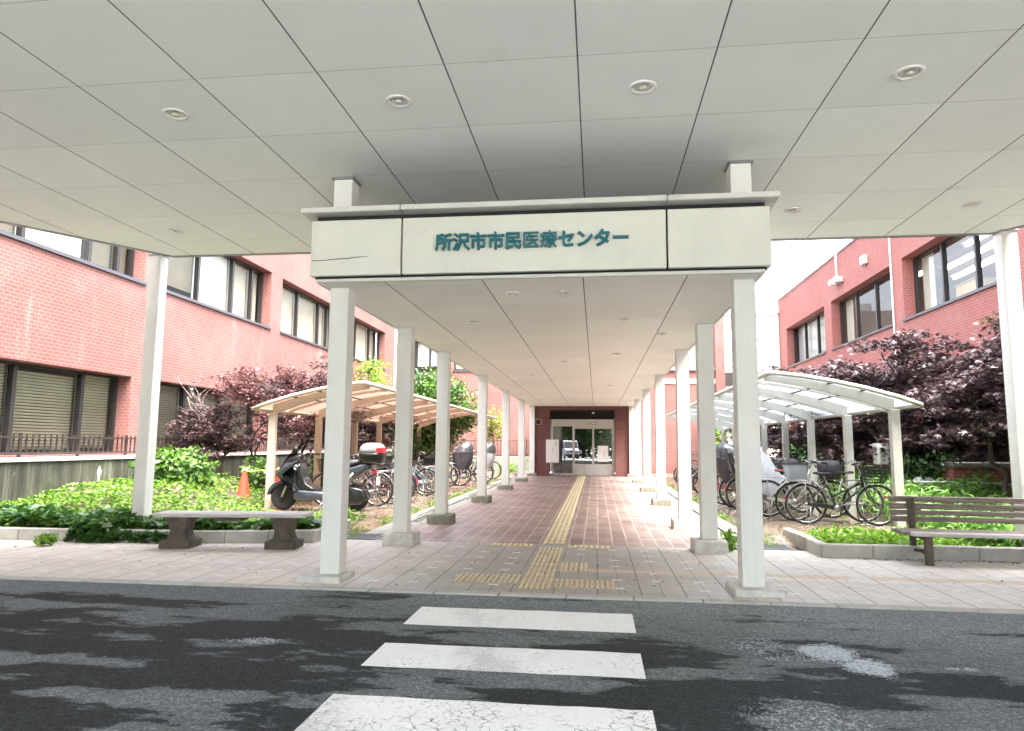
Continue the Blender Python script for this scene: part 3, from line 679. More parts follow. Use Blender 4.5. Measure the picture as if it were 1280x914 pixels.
def railing(name, T, u0, u1, d, z0, z1, label, step=.135):
    r = empty(name, T((u0 + u1) / 2, d, z0)); tag(r, label, 'railing')
    mb = MB(); 
    for zz in (z0 + .07, z1 - .05): boxT(mb, T, u0, u1, d - .015, d + .015, zz - .015, zz + .015)
    mb.build('rail', m_railing, r, world=True)
    mb = MB(); u = u0; i = 0
    while u <= u1:
        post = i % 10 == 0
        w = .022 if post else .011
        boxT(mb, T, u - w, u + w, d - w - .02, d + w - .02, z0 if post else z0 + .05, z1 + (.02 if post else 0)); u += step; i += 1
    mb.build('baluster', m_railing, r, world=True)
    return r
railing('railing', T_left, 4, 32.8, .22, 1.10, 1.50, 'dark brown railing along the top of the stained low concrete wall on the left')

# --- right building
RB = empty('brick_building', (8.65, 18, 0))
tag(RB, 'deep red brick building on the right with large dark windows and lit rooms', 'building')
upper_R = [(15.0, 20.30), (21.03, 26.28), (27.05, 32.32)]
upper_R = [(8.9, 14.2)] + upper_R
low_R = [(9.2, 14.2), (15.3, 20.3), (21.2, 26.2), (27.2, 32.2)]
mb = MB()
wall_grid(mb, T_right, 1.0, 33.64, -.1, 8.27, [(a, b, 4.97, 6.72) for a, b in upper_R] + [(a, b, .95, 2.7) for a, b in low_R], rev=.42)
mb.add([(8.65, 33.64, -.1), (24, 33.64, -.1), (24, 33.64, 8.27), (8.65, 33.64, 8.27)], [(0, 1, 2, 3)])
mb.add([(8.65, 1, -.1), (24, 1, -.1), (24, 1, 8.27), (8.65, 1, 8.27)], [(0, 1, 2, 3)])
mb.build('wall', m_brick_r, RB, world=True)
mb = MB(); mb.box(8.60, 24, .95, 33.69, 8.272, 8.36); mb.build('roof', m_greytop, RB, world=True)
mb = MB(); mb.box(13.6, 13.7, 1, 33.6, 0, 8.2); mb.box(9.12, 13.6, 1, 33.6, 3.9, 4.1); mb.box(9.12, 13.6, 1, 33.6, 7.3, 7.4)
mb.box(9.12, 13.6, 14.5, 14.6, 4.1, 7.3); mb.box(9.12, 13.6, 26.6, 26.7, 4.1, 7.3)
mb.build('interior', m_inside_red, RB, world=True)
for i, (a, b) in enumerate(upper_R):
    q = b - a
    mull = [a + q * .40, a + q * .655, a + q * .87] if i < 2 else [a + q * .38, a + q * .70] if i == 2 else [a + q * .36, a + q * .68]
    if i == 1: mull = [a + q * .405, a + q * .70]
    bl = [(b - .75, b - .1, 5.02, 6.68, m_blind, 'roll')] if i in (1, 2) else []
    if i == 3: bl = [(a + .1, b - .1, 5.05, 6.68, m_greytop, 'roll')]
    window(RB, T_right, a, b, 4.97, 6.72, mull, rec=.36, blinds=bl)
for i, (a, b) in enumerate(low_R):
    q = b - a
    window(RB, T_right, a, b, .95, 2.7, [a + q * .33, a + q * .66], rec=.36, blinds=[(a + .1, b - .1, 1.0, 2.6, m_bronze, 'slat')])
mb = MB(); mb.tube([(8.60, 20.9, 1.0), (8.60, 20.9, 8.2)], .022, 8); mb.build('conduit', m_white, RB, world=True)
mb = MB(); mb.tube([(8.56, 33.55, .3), (8.56, 33.55, 7.7)], .085, 10); mb.box(8.40, 8.66, 33.42, 33.68, 7.7, 7.95); mb.build('downpipe', m_white, RB, world=True)

# room lights and clutter seen through the right windows
k = NT('lit_tube'); e = k.n('Emission', Color=(1, .97, .85, 1), Strength=1.6); k.surf(e); m_tube = k.mat
for i, (x, y, L) in enumerate([(11.4, 21.6, 4.0), (10.65, 19.3, 3.0), (12.3, 23.2, 3.4), (10.9, 24.6, 1.4)]):
    o = MB(); o.box(x - .05, x + .05, y - L / 2, y + L / 2, 7.16, 7.24); t = empty('ceiling_light', (x, y, 7.2))
    tag(t, 'lit strip light on the ceiling inside the right brick building', 'ceiling light', 'room strip lights')
    o.build('diffuser', m_tube, t, world=True)
    h = MB(); h.box(x - .13, x + .13, y - L / 2 - .03, y + L / 2 + .03, 7.242, 7.298); h.build('housing', m_white, t, world=True)
m_cardboard = plain('cardboard', (.48, .27, .10), .8, var=.1)
bx = MB(); bx.box(9.35, 9.95, 17.9, 18.9, 5.0, 5.56, bev=.01); bx.box(9.3, 9.62, 17.88, 18.92, 5.562, 5.575)
o = bx.build('cardboard_box', m_cardboard); tag(o, 'orange-brown cardboard box behind the upper right window pane', 'box')
tb = empty('table', (9.8, 18, 4.1)); tag(tb, 'pale work table inside the upper right room carrying a cardboard box', 'table')
mb = MB(); mb.box(9.2, 10.6, 15.4, 19.8, 4.955, 4.998); mb.build('tabletop', m_white, tb, world=True)
for x in (9.3, 10.5):
    for y in (15.5, 19.7): mb = MB(); mb.box(x - .03, x + .03, y - .03, y + .03, 4.1, 4.955); mb.build('leg', m_steel, tb, world=True)

# --- back (entrance) building
BB = empty('brick_building', (-.6, 34, 0))
tag(BB, 'brick building at the far end holding the glass entrance under the walkway roof', 'building')
EX0, EX1 = -2.62, 1.37
def T_ent(u, d, z): return (u, YB - d, z)
mb = MB()
wall_grid(mb, T_back, -10, EX0, -.1, 8.27, [(-9.22, -7.98, 5.0, 6.6), (-7.15, -5.0, 5.1, 6.6)], rev=.25)
wall_grid(mb, T_back, EX1, 5.72, -.1, 5.02, [], rev=.2)
mb.add([T_back(EX0, 0, 3.2), T_back(EX1, 0, 3.2), T_back(EX1, 0, 5.02), T_back(EX0, 0, 5.02)], [(0, 1, 2, 3)])
mb.box(5.72, 6.14, 33.75, 34.6, -.1, 9.0)
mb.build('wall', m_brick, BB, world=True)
mb = MB(); mb.box(EX0 - .05, 5.70, 33.9, 36, 5.022, 5.14); mb.build('coping', m_greytop, BB, world=True)
mb = MB(); mb.box(EX1 + .02, 5.715, 33.965, 33.998, 4.38, 4.60); mb.build('white_band', m_white, BB, world=True)
mb = MB()
wall_grid(mb, T_ent, EX0, EX1, 0, 3.2, [(-2.0, .79, gz(YB), 2.86)], rev=.55)
for xx in (EX0, EX1): mb.add([(xx, YB, 0), (xx, 34, 0), (xx, 34, 3.2), (xx, YB, 3.2)], [(0, 1, 2, 3)])
mb.build('porch_wall', m_brick_d, BB, world=True)
mb = MB(); mb.box(-9.9, 5.7, 36, 36.1, 0, 8.2); mb.build('interior', m_inside, BB, world=True)
mb = MB(); mb.box(-10, -2.65, 33.95, 36, 8.272, 8.42); mb.build('roof', m_greytop, BB, world=True)
window(BB, T_back, -9.22, -7.98, 5.0, 6.6, [-8.42], rec=.2, blinds=[(-9.1, -8.1, 5.35, 6.55, m_blind_w, 'roll')], transom=[(-9.2, -8.0, 5.3)])
window(BB, T_back, -7.15, -5.0, 5.1, 6.6, [-6.4, -5.7], rec=.2, blinds=[(-7.1, -5.1, 5.2, 6.5, m_blind_t, 'roll')])
# dark side window of the entrance porch
mb = MB(); mb.box(EX0 - .02, EX0 + .03, 30.2, 31.6, .75, 2.9); mb.build('side_window', m_bronze, BB, world=True)
# entrance door set (recessed)
DY = YB + .42; g0 = gz(YB)
mb = MB()
mb.box(-1.97, .76, DY - .02, DY + .10, 2.49, 2.858, 1); mb.box(-1.99, .78, DY - .35, DY + .0, 2.80, 2.855, 1)     # dark head
mb.box(-1.90, .74, DY - .10, DY + .08, 2.18, 2.48)                                     # transom box
for (a, b) in ((-1.92, -1.86), (.70, .76)): mb.box(a, b, DY - .08, DY + .08, g0, 2.18)
mb.box(-1.02, -.97, DY - .06, DY + .06, g0, 2.18); mb.box(-1.90, -1.02, DY - .05, DY + .05, g0, g0 + .10)
door = mb.build('entrance_door', [m_alu_dull, m_dark], BB, world=True)
OFF = Matrix.Translation(-Vector(BB.location))
def sub(mbx, name, mat, par):
    o = mbx.build(name, mat); o.data.transform(OFF); o.parent = par; return o
m_doorglass = glass('door_glass', (.30, .33, .30), refl=3.2)
for (a, b) in ((-.97, -.135), (-.135, .70)):
    mb = MB(); y0, y1 = DY - .05, DY - .01
    mb.box(a + .003, a + .045, y0, y1, g0 + .01, 2.175); mb.box(b - .045, b - .003, y0, y1, g0 + .01, 2.175)
    mb.box(a + .045, b - .045, y0, y1, 2.08, 2.175); mb.box(a + .045, b - .045, y0, y1, g0 + .01, .58)
    sub(mb, 'door_leaf', m_alu_dull, door)
    mb = MB(); mb.add([(a + .045, DY - .03, .58), (b - .045, DY - .03, .58), (b - .045, DY - .03, 2.08), (a + .045, DY - .03, 2.08)], [(0, 1, 2, 3)]); sub(mb, 'glass', m_doorglass, door)
mb = MB(); mb.add([(-1.86, DY, g0 + .1), (-1.02, DY, g0 + .1), (-1.02, DY, 2.18), (-1.86, DY, 2.18)], [(0, 1, 2, 3)]); sub(mb, 'glass', m_doorglass, door)
mb = MB(); mb.box(-.24, .03, DY - .13, DY - .102, 2.27, 2.36); sub(mb, 'door_sensor', m_black, door)
mb = MB(); mb.box(-.215, .005, DY - .134, DY - .131, 2.29, 2.34); sub(mb, 'sensor_window', m_white, door)
mb = MB(); mb.lathe([(.0, 0), (.05, 0), (.05, .04), (.03, .06), (0, .065)], 12, c=(-.13, YB - .25, 2.70)); sub(mb, 'ceiling_sensor', m_white, door)
mb = MB(); mb.box(-2.0, .8, YB + 3.2, YB + 3.3, 0, 3.0); mb.box(-2.0, .8, DY + .1, YB + 3.2, 2.6, 2.7); mb.box(-2.3, -2.2, DY + .1, YB + 3.3, 0, 2.7); mb.box(1.0, 1.1, DY + .1, YB + 3.3, 0, 2.7); sub(mb, 'lobby', m_inside, door)
mb = MB(); mb.box(-2.2, 1.0, DY + .1, YB + 3.2, -.02, g0 - .01); sub(mb, 'lobby_floor', m_inside, door)

railing('railing', T_back, -9.8, -3.3, .30, .80, 1.62, 'thin brown railing on the low wall left of the glass entrance', step=.16)
mb = MB(); mb.box(-9.55, -2.64, 33.45, 33.98, -.1, .80, bev=.015); o = mb.build('retaining_wall', m_conc_mossy); tag(o, 'low mossy grey concrete wall left of the glass entrance, under a thin railing', 'wall')

# pale clad building far behind on the right
FB = empty('clad_building', (9, 42, 0)); tag(FB, 'pale beige metal-clad building rising behind the red brick on the right', 'building')
mb = MB(); mb.box(2.2, 16, 42, 52, 0, 9.15)
mb.build('wall', m_greywall, FB, world=True)
mb = MB(); 
for z in (4.6, 6.1, 7.0, 7.75, 8.55): mb.box(2.18, 16, 41.94, 41.999, z, z + .045)
for x in (3.8, 5.4, 7.2, 8.8, 10.4): mb.box(x, x + .04, 41.95, 41.998, 4.66, 9.1)
mb.build('seam', m_steel, FB, world=True)
mb = MB(); mb.box(2.0, 16.2, 41.8, 52, 9.16, 9.75, bev=.03); mb.build('roof', m_greytop, FB, world=True)
mb = MB(); mb.tube([(8.9 + .3 * math.cos(a) * 5.5, 43.5, 9.7 + 1.0 * math.sin(a)) for a in np.linspace(PI, 0, 14)], .05, 6); mb.build('roof_hoop', m_white, FB, world=True)
mb = MB(); mb.box(2.6, 9.8, 41.9, 41.96, 4.9, 5.75); mb.build('window', m_bronze, FB, world=True)
# ------------------------------------------------------------------ porch canopy
PC = empty('porch_canopy', (-.6, 4, 4.25)); tag(PC, 'wide pale porch roof of square soffit panels over the drive', 'canopy')
poly = [(-6.50, 9.68), (5.28, 9.68), (12.0, -.2), (12.0, -2.6), (-13.2, -2.6), (-13.2, -.2)]
mb = MB(); mb.add([(x, y, 4.25) for x, y in poly], [tuple(range(6))]); mb.build('soffit', m_ceil, PC, world=True)
mb = MB(); mb.prism(poly, 4.262, 4.95, axis='z'); mb.build('roof', m_trim, PC, world=True)
mb = MB()
for (p, q) in zip(poly, poly[1:] + poly[:1]):
    p = Vector((*p, 0)); q = Vector((*q, 0)); d = (q - p); L = d.length; a = math.atan2(d.y, d.x)
    M = Matrix.Translation(p) @ Matrix.Rotation(a, 4, 'Z'); mb.box(0, L, -.004, .05, 4.232, 4.26, M=M)
mb.build('edge_trim', m_steel, PC, world=True)

def downlight(x, y, z, r, label, group):
    t = empty('downlight', (x, y, z)); tag(t, label, 'ceiling light', group)
    mb = MB(); mb.lathe([(r * .78, -.002), (r, -.002), (r, -.010), (r * .82, -.016), (r * .72, -.006), (r * .72, -.001)], 28)
    mb.build('trim_ring', m_white, t)
    mb = MB(); mb.lathe([(r * .72, -.0015), (r * .55, -.004), (r * .5, -.002), (0, -.0025)], 24); mb.build('reflector', m_chromed, t)
    mb = MB(); mb.lathe([(0, -.022), (r * .26, -.018), (r * .30, -.004)], 16); mb.build('lamp', m_lampglass, t)
    return t
m_chromed = plain('lamp_reflector', (.70, .70, .66), .3, metal=.4, var=.05)
m_lampglass = plain('lamp_glass', (.62, .60, .52), .25, var=.05)
for (x, y, lab) in [(-3.65, 5.35, 'round recessed downlight at the far left of the front row in the porch soffit'), (-1.63, 5.34, 'round recessed downlight above and left of the green lettering'),
               (.39, 5.33, 'round recessed downlight above and right of the green lettering'), (2.41, 5.33, 'round recessed downlight nearest the upper right of the porch soffit'),
               (-5.66, 8.48, 'small recessed downlight near the left porch post'), (2.40, 8.47, 'small recessed downlight just right of the walkway fascia end'), (4.42, 8.47, 'small recessed downlight near the right porch post')]:
    downlight(x, y, 4.25, .11, lab, 'porch soffit downlights')
for (x, y, lab) in [(-.89, 7.30, 'left one of the paired downlights just inside the walkway fascia'), (-.35, 7.30, 'right one of the paired downlights just inside the walkway fascia'),
               (.36, 8.93, 'walkway soffit downlight second row, right of the middle seam'), (-1.64, 8.93, 'walkway soffit downlight second row, on the left side'),
               (.96, 10.2, 'walkway soffit downlight near the right edge by the second column'), (.38, 12.4, 'walkway soffit downlight third row, right of the middle seam'), (-.62, 13.5, 'small walkway soffit downlight midway along, left of the middle seam'),
               (-1.5, 16.2, 'small walkway soffit downlight deep inside, on the left side'), (.38, 19.0, 'small walkway soffit downlight deep inside, on the right side'), (-.62, 22.5, 'small walkway soffit downlight nearest the entrance')]:
    downlight(x, y, 3.024, .075, lab, 'walkway soffit downlights')

# ------------------------------------------------------------------ walkway canopy
WC = empty('walkway_canopy', (-.62, 6.6, 3.0)); tag(WC, 'long flat walkway roof with a pale lettered fascia leading to the entrance', 'canopy')
X0, X1 = -2.84, 1.60
mb = MB(); mb.add([(X0, 6.63, 3.025), (X1, 6.63, 3.025), (X1, YB - .01, 3.025), (X0, YB - .01, 3.025)], [(0, 1, 2, 3)]); mb.build('soffit', m_ceil2, WC, world=True)
mb = MB(); mb.box(-2.86, 1.62, 6.64, YB - .01, 3.056, 3.714); mb.build('roof', m_dark, WC, world=True)
mb = MB()
mb.box(X0 - .002, X1 + .002, 6.612, 6.66, 3.018, 3.052, bev=.004)
for (a, b) in ((X0 - .002, X0 + .03), (X1 - .03, X1 + .002)): mb.box(a, b, 6.662, YB - .02, 3.012, 3.052)
mb.build('edge_trim', m_trim, WC, world=True)
front = []
for (a, b) in ((-2.895, -1.949), (-1.931, .681), (.699, 1.655)):
    mb = MB(); mb.box(a, b, 6.575, 6.63, 3.075, 3.655, bev=.006); front.append(mb.build('fascia_panel', m_panel, WC, world=True))
for xx0, xx1 in ((-2.895, -2.865), (1.625, 1.655)):
    y = 6.64
    while y < 29.2:
        mb = MB(); mb.box(xx0, xx1, y, min(y + 3.6, YB - .02) - .012, 3.075, 3.655); mb.build('fascia_panel', m_panel, WC, world=True); y += 3.6
mb = MB()
for (a, b) in ((-2.985, -1.946), (-1.934, .684), (.696, 1.735)): mb.box(a, b, 6.49, 6.70, 3.716, 3.77, bev=.006)
mb.box(-2.985, -2.80, 6.70, YB - .02, 3.716, 3.77); mb.box(1.55, 1.735, 6.70, YB - .02, 3.716, 3.77); mb.build('coping', m_trim, WC, world=True)
mb = MB(); mb.tube([(-2.88, 6.574, 3.235), (-2.75, 6.574, 3.237), (-2.60, 6.574, 3.248), (-2.5, 6.574, 3.25), (-2.40, 6.574, 3.262), (-2.28, 6.574, 3.266)], [.004, .004, .0045, .004, .004, .001], 5)
o = mb.build('crack', m_dark); o.data.transform(Matrix.Translation(-Vector(WC.location))); o.parent = front[0]
# raised teal lettering on the middle panel
m_teal = plain('teal_lettering', (.007, .14, .17), .35, var=.15, scale=30)
m_tealside = plain('lettering_edge', (.008, .05, .07), .5, var=.1)
TXT = '所沢市市民医療センター'
x = -1.588; adv = .1748
for i, ch in enumerate(TXT):
    vs, fs = GLYPHS[ch]
    sc = .176 / 1000; s2 = .185 / 1000
    P = [(x + v[0] * sc, 3.312 + v[1] * s2 + .005) for v in vs]; n = len(P)
    mb = MB(); mb.add([(p[0], 6.548, p[1]) for p in P], fs, 0)
    if ch in '医療所':                                     # thicken the finest characters
        for q, (dx, dz) in enumerate(((.003, .0015), (-.003, -.0015), (.0015, -.0028), (-.0015, .0028))): mb.add([(p[0] + dx, 6.5476 - .0005 * q, p[1] + dz) for p in P], fs, 0)
    from collections import Counter
    ec = Counter(); dirs = {}
    for f in fs:
        for a, b in zip(f, f[1:] + f[:1]): ec[frozenset((a, b))] += 1; dirs[frozenset((a, b))] = (a, b)
    vv = [(p[0], 6.548, p[1]) for p in P] + [(p[0], 6.574, p[1]) for p in P]
    mb.add(vv, [(dirs[e][0], dirs[e][1], dirs[e][1] + n, dirs[e][0] + n) for e, k_ in ec.items() if k_ == 1], 1)
    o = mb.build('sign_character', [m_teal, m_tealside]); o.data.transform(Matrix.Translation(-Vector(WC.location))); o.parent = front[1]
    x += adv

# ------------------------------------------------------------------ columns
CY = [6.91, 9.436, 11.93, 16.22, 20.55, 24.94, 29.20]
pads = [.06, .165, .165, .15, .14, .12, .11]
names_L = ['frontmost left walkway column, rising past the fascia end to the porch soffit', 'second left walkway column, behind the scooter tail box', 'third left walkway column, with a dark mossy footing', 'fourth left walkway column from the front', 'fifth left walkway column from the front', 'sixth left walkway column, next to last before the entrance', 'rearmost left walkway column against the entrance brickwork']
names_R = ['frontmost right walkway column, rising past the fascia end to the porch soffit', 'second right walkway column, grass tuft beside its footing', 'third right walkway column with a pale footing', 'fourth right walkway column from the front', 'fifth right walkway column from the front', 'sixth right walkway column, next to last before the entrance', 'rearmost right walkway column against the entrance brickwork']
for s, xc, names in ((-1, -2.705, names_L), (1, 1.467, names_R)):
    for i, y in enumerate(CY):
        z0 = gz(y); h = pads[i]; w = .1033
        t = empty('canopy_column', (xc, y + w, z0)); tag(t, 'white square ' + names[i], 'column', 'white walkway columns')
        top = (4.248 if i == 0 else 3.024) - z0
        mb = MB(); mb.box(-w, w, -w, w, h - .002, top, bev=.006)
        mb.build('shaft', m_paint, t)
        if i == 0:
            mb = MB(); mb.box(-w - .02, w + .02, -w - .02, w + .02, top - .025, top, bev=.004); mb.build('collar', m_steel, t)
        mb = MB()
        if i == 0: mb.box(-.25 + s * .04, .21 + s * .04, -.26, .19, -.08, h, bev=.015)
        else: mb.box(-.215, .215, -.20, .22, -.08, h, bev=.018)
        mb.build('footing', m_conc if (i < 2 or (s > 0 and i == 2)) else m_conc_mossy, t)
for (x, lab) in ((-6.655, 'left porch post standing in the leafy ground cover beside the stone bench'), (5.48, 'right porch post at the photo edge, behind the slatted bench')):
    t = empty('porch_post', (x, 9.55, .28)); tag(t, 'tall white ' + lab, 'post', 'white porch posts')
    mb = MB(); mb.box(-.145, .05, .0, .195, .0, 3.968, bev=.006); mb.build('shaft', m_paint, t)
    mb = MB(); mb.box(-.152, .057, -.007, .202, -.36, .04, bev=.006); mb.build('base', m_conc, t)
    mb = MB(); mb.box(-.165, .07, -.02, .215, 3.945, 3.969, bev=.004); mb.build('collar', m_steel, t)

# ------------------------------------------------------------------ benches
m_oldwood = None
def woodmat(name, a, b, c):
    k = NT(name); p = k.n('TexCoord').outputs['Object']
    g = k.noise(k.mapv(p, (1.2, 22, 22)), 2.4, 6, .7); d = k.noise(p, 3, 5, .6)
    col = k.ramp(g, [(.3, a), (.52, b), (.72, c)])
    col = k.mix(k.math('MULTIPLY', k.smooth(d, .5, .75), .45), col, c4(a))
    k.principled(Base__Color=col, Roughness=.75, Normal=k.bump(g, .5, .006)); return k.mat
m_greywood = woodmat('weathered_wood', (.07, .055, .045), (.21, .18, .16), (.34, .31, .29))
m_palewood = woodmat('bleached_plank', (.30, .29, .27), (.52, .51, .48), (.64, .63, .60))
m_stone = plain('dark_stone', (.10, .083, .065), .9, var=.4, scale=7, bump=.8, bscale=25)
B1 = empty('stone_bench', (-4.79, 8.86, 0), R(7)); tag(B1, 'backless bench with a grey plank top on two dark stone pedestals, left', 'bench')
mb = MB(); mb.box(-1.02, .98, -.21, .21, .405, .455, bev=.012); mb.build('seat', m_palewood, B1)
mb = MB(); mb.box(-.25, .12, -.13, .13, .352, .394, bev=.006); mb.build('batten', m_stone, B1)
for xx in (-.72, .66):
    mb = MB(); prof = [(.14, .09), (.11, .15), (.10, .22), (.12, .31), (.15, .404)]
    mb.loft([[(xx + sx * r, sy * r * 1.15, z) for sx, sy in ((-1, -1), (1, -1), (1, 1), (-1, 1))] for r, z in prof], smooth=False)
    lg = mb.build('pedestal', m_stone, B1)
    mb = MB(); mb.box(xx - .20, xx + .20, -.20, .20, -.01, .10, bev=.012); o = mb.build('plinth', m_stone); o.parent = lg
B2 = empty('slatted_bench', (4.85, 9.02, 0), R(-2)); tag(B2, 'weathered grey wooden bench with slatted backrest in front of the bright green bed, right', 'bench')
for i, (z, h) in enumerate(((.735, .07), (.645, .07), (.568, .06), (.490, .065))):
    mb = MB(); mb.box(-1.19, 1.25, .30 + i * -.008, .338 + i * -.008, z - h / 2, z + h / 2, bev=.01); mb.build('back_slat', m_greywood, B2)
for i in range(4):
    y0 = -.24 + i * .118
    mb = MB(); mb.box(-1.21 + (.0 if i else .08), 1.25, y0, y0 + .108, .335 + .006 * (i % 2), .382, bev=.01); mb.build('seat_slat', m_greywood if i else m_palewood, B2)
for xx in (-.95, .98):
    mb = MB(); mb.box(xx - .035, xx + .035, .235, .285, -.01, .76, bev=.006); mb.build('leg', m_stone, B2)
    mb = MB(); mb.box(xx - .04, xx + .04, -.22, -.15, -.01, .33, bev=.006); mb.build('leg', m_stone, B2)
    mb = MB(); mb.box(xx - .03, xx + .03, -.149, .234, .285, .333); mb.tube([(xx, -.15, .12), (xx, .0, .14), (xx, .236, .12)], .022, 7); mb.build('bracket', m_stone, B2)

# ------------------------------------------------------------------ bicycle shelters
def polycarb(name, tint, a):
    k = NT(name)
    tr = k.n('BsdfTransparent', Color=c4(tint)); tl = k.n('BsdfTranslucent', Color=c4(tint)); gl = k.n('BsdfGlossy', Roughness=.15)
    m = k.n('MixShader', i0=a); k.set(m, 1, tr); k.set(m, 2, tl)
    m2 = k.n('MixShader', i0=.06); k.set(m2, 1, m); k.set(m2, 2, gl); k.surf(m2); return k.mat
m_poly_r = polycarb('clear_polycarbonate', (.25, .275, .30), .45)
m_poly_l = polycarb('bronze_polycarbonate', (.215, .135, .102), .5)
m_shelter = plain('shelter_beige_metal', (.40, .345, .28), .42, var=.06, metal=.1)
m_shelter_r = plain('shelter_grey_metal', (.42, .42, .385), .42, var=.06, metal=.1)
def shelter(s, xp, ys, y0, y1, base, mats, label):
    """s: direction from the posts towards the walkway"""
    m_f, m_p = mats
    t = empty('bicycle_shelter', (xp, y0, base)); tag(t, label, 'bicycle shelter', 'bicycle shelters')
    prof = [(-.32, 2.04), (0.0, 2.16), (.5, 2.305), (1.0, 2.42), (1.45, 2.50), (1.80, 2.545), (1.98, 2.555)]
    def P(u, z, y): return (s * u, y - y0, z - base)
    for y in ys:
        mb = MB(); mb.box(-.07, .07, y - y0 - .06, y - y0 + .06, -.02, 1.98 - base, bev=.008); mb.build('post', m_f, t)
    ry = sorted(list(ys) + [(a + b) / 2 for a, b in zip(ys[:-1], ys[1:])])
    for y in ry:
        main = any(abs(y - q) < .01 for q in ys)
        mb = MB(); n = len(prof)
        hh = [.12, .20, .17, .145, .12, .10, .09] if main else [.05] * 7
        rings = []
        for (u, z), h in zip(prof[1:] if main else prof, hh[1:] if main else hh):
            w = .035 if main else .02
            rings.append([P(u, z - .015, y - w), P(u, z - .015, y + w), P(u, z - .015 - h, y + w), P(u, z - .015 - h, y - w)])
        mb.loft(rings, smooth=False); mb.build('rafter', m_f, t)
    for (u, z) in ((-.30, 2.045), (.5, 2.285), (1.0, 2.40), (1.97, 2.55)):
        mb = MB(); r = .045 if u in (-.30, 1.97) else .014
        mb.tube([P(u, z - (.0 if r > .02 else .005), y0 - .25), P(u, z - (.0 if r > .02 else .005), y1)], r, 10); mb.build('purlin', m_f if r > .02 else m_bronze, t)
    for y in (y0 - .25, y1):
        mb = MB(); mb.tube([P(u, z + .0, y) for u, z in prof], .038, 10); mb.build('edge_tube', m_f, t)
    k = len(ry); edges = [y0 - .22] + ry[1:-1] + [y1 - .03]
    for a, b in zip(edges[:-1], edges[1:]):
        mb = MB(); mb.loft([[P(u, z, a + .012), P(u, z, b - .012)] for u, z in prof[:]], cap=False, closed=False); mb.build('roof_sheet', m_p, t)
    return t
shelter(-1, 4.72, [11.66, 13.74, 16.0, 18.1, 20.3, 22.45, 24.6, 26.7], 11.66, 28.7, PK, (m_shelter_r, m_poly_r), 'right bicycle shelter with bluish clear arched roof sheets')
shelter(1, -6.39, [13.06, 15.36, 17.78, 19.86, 22.2, 24.5, 26.9, 29.2], 13.06, 30.6, PK, (m_shelter, m_poly_l), 'left bicycle shelter with amber tinted arched roof sheets')

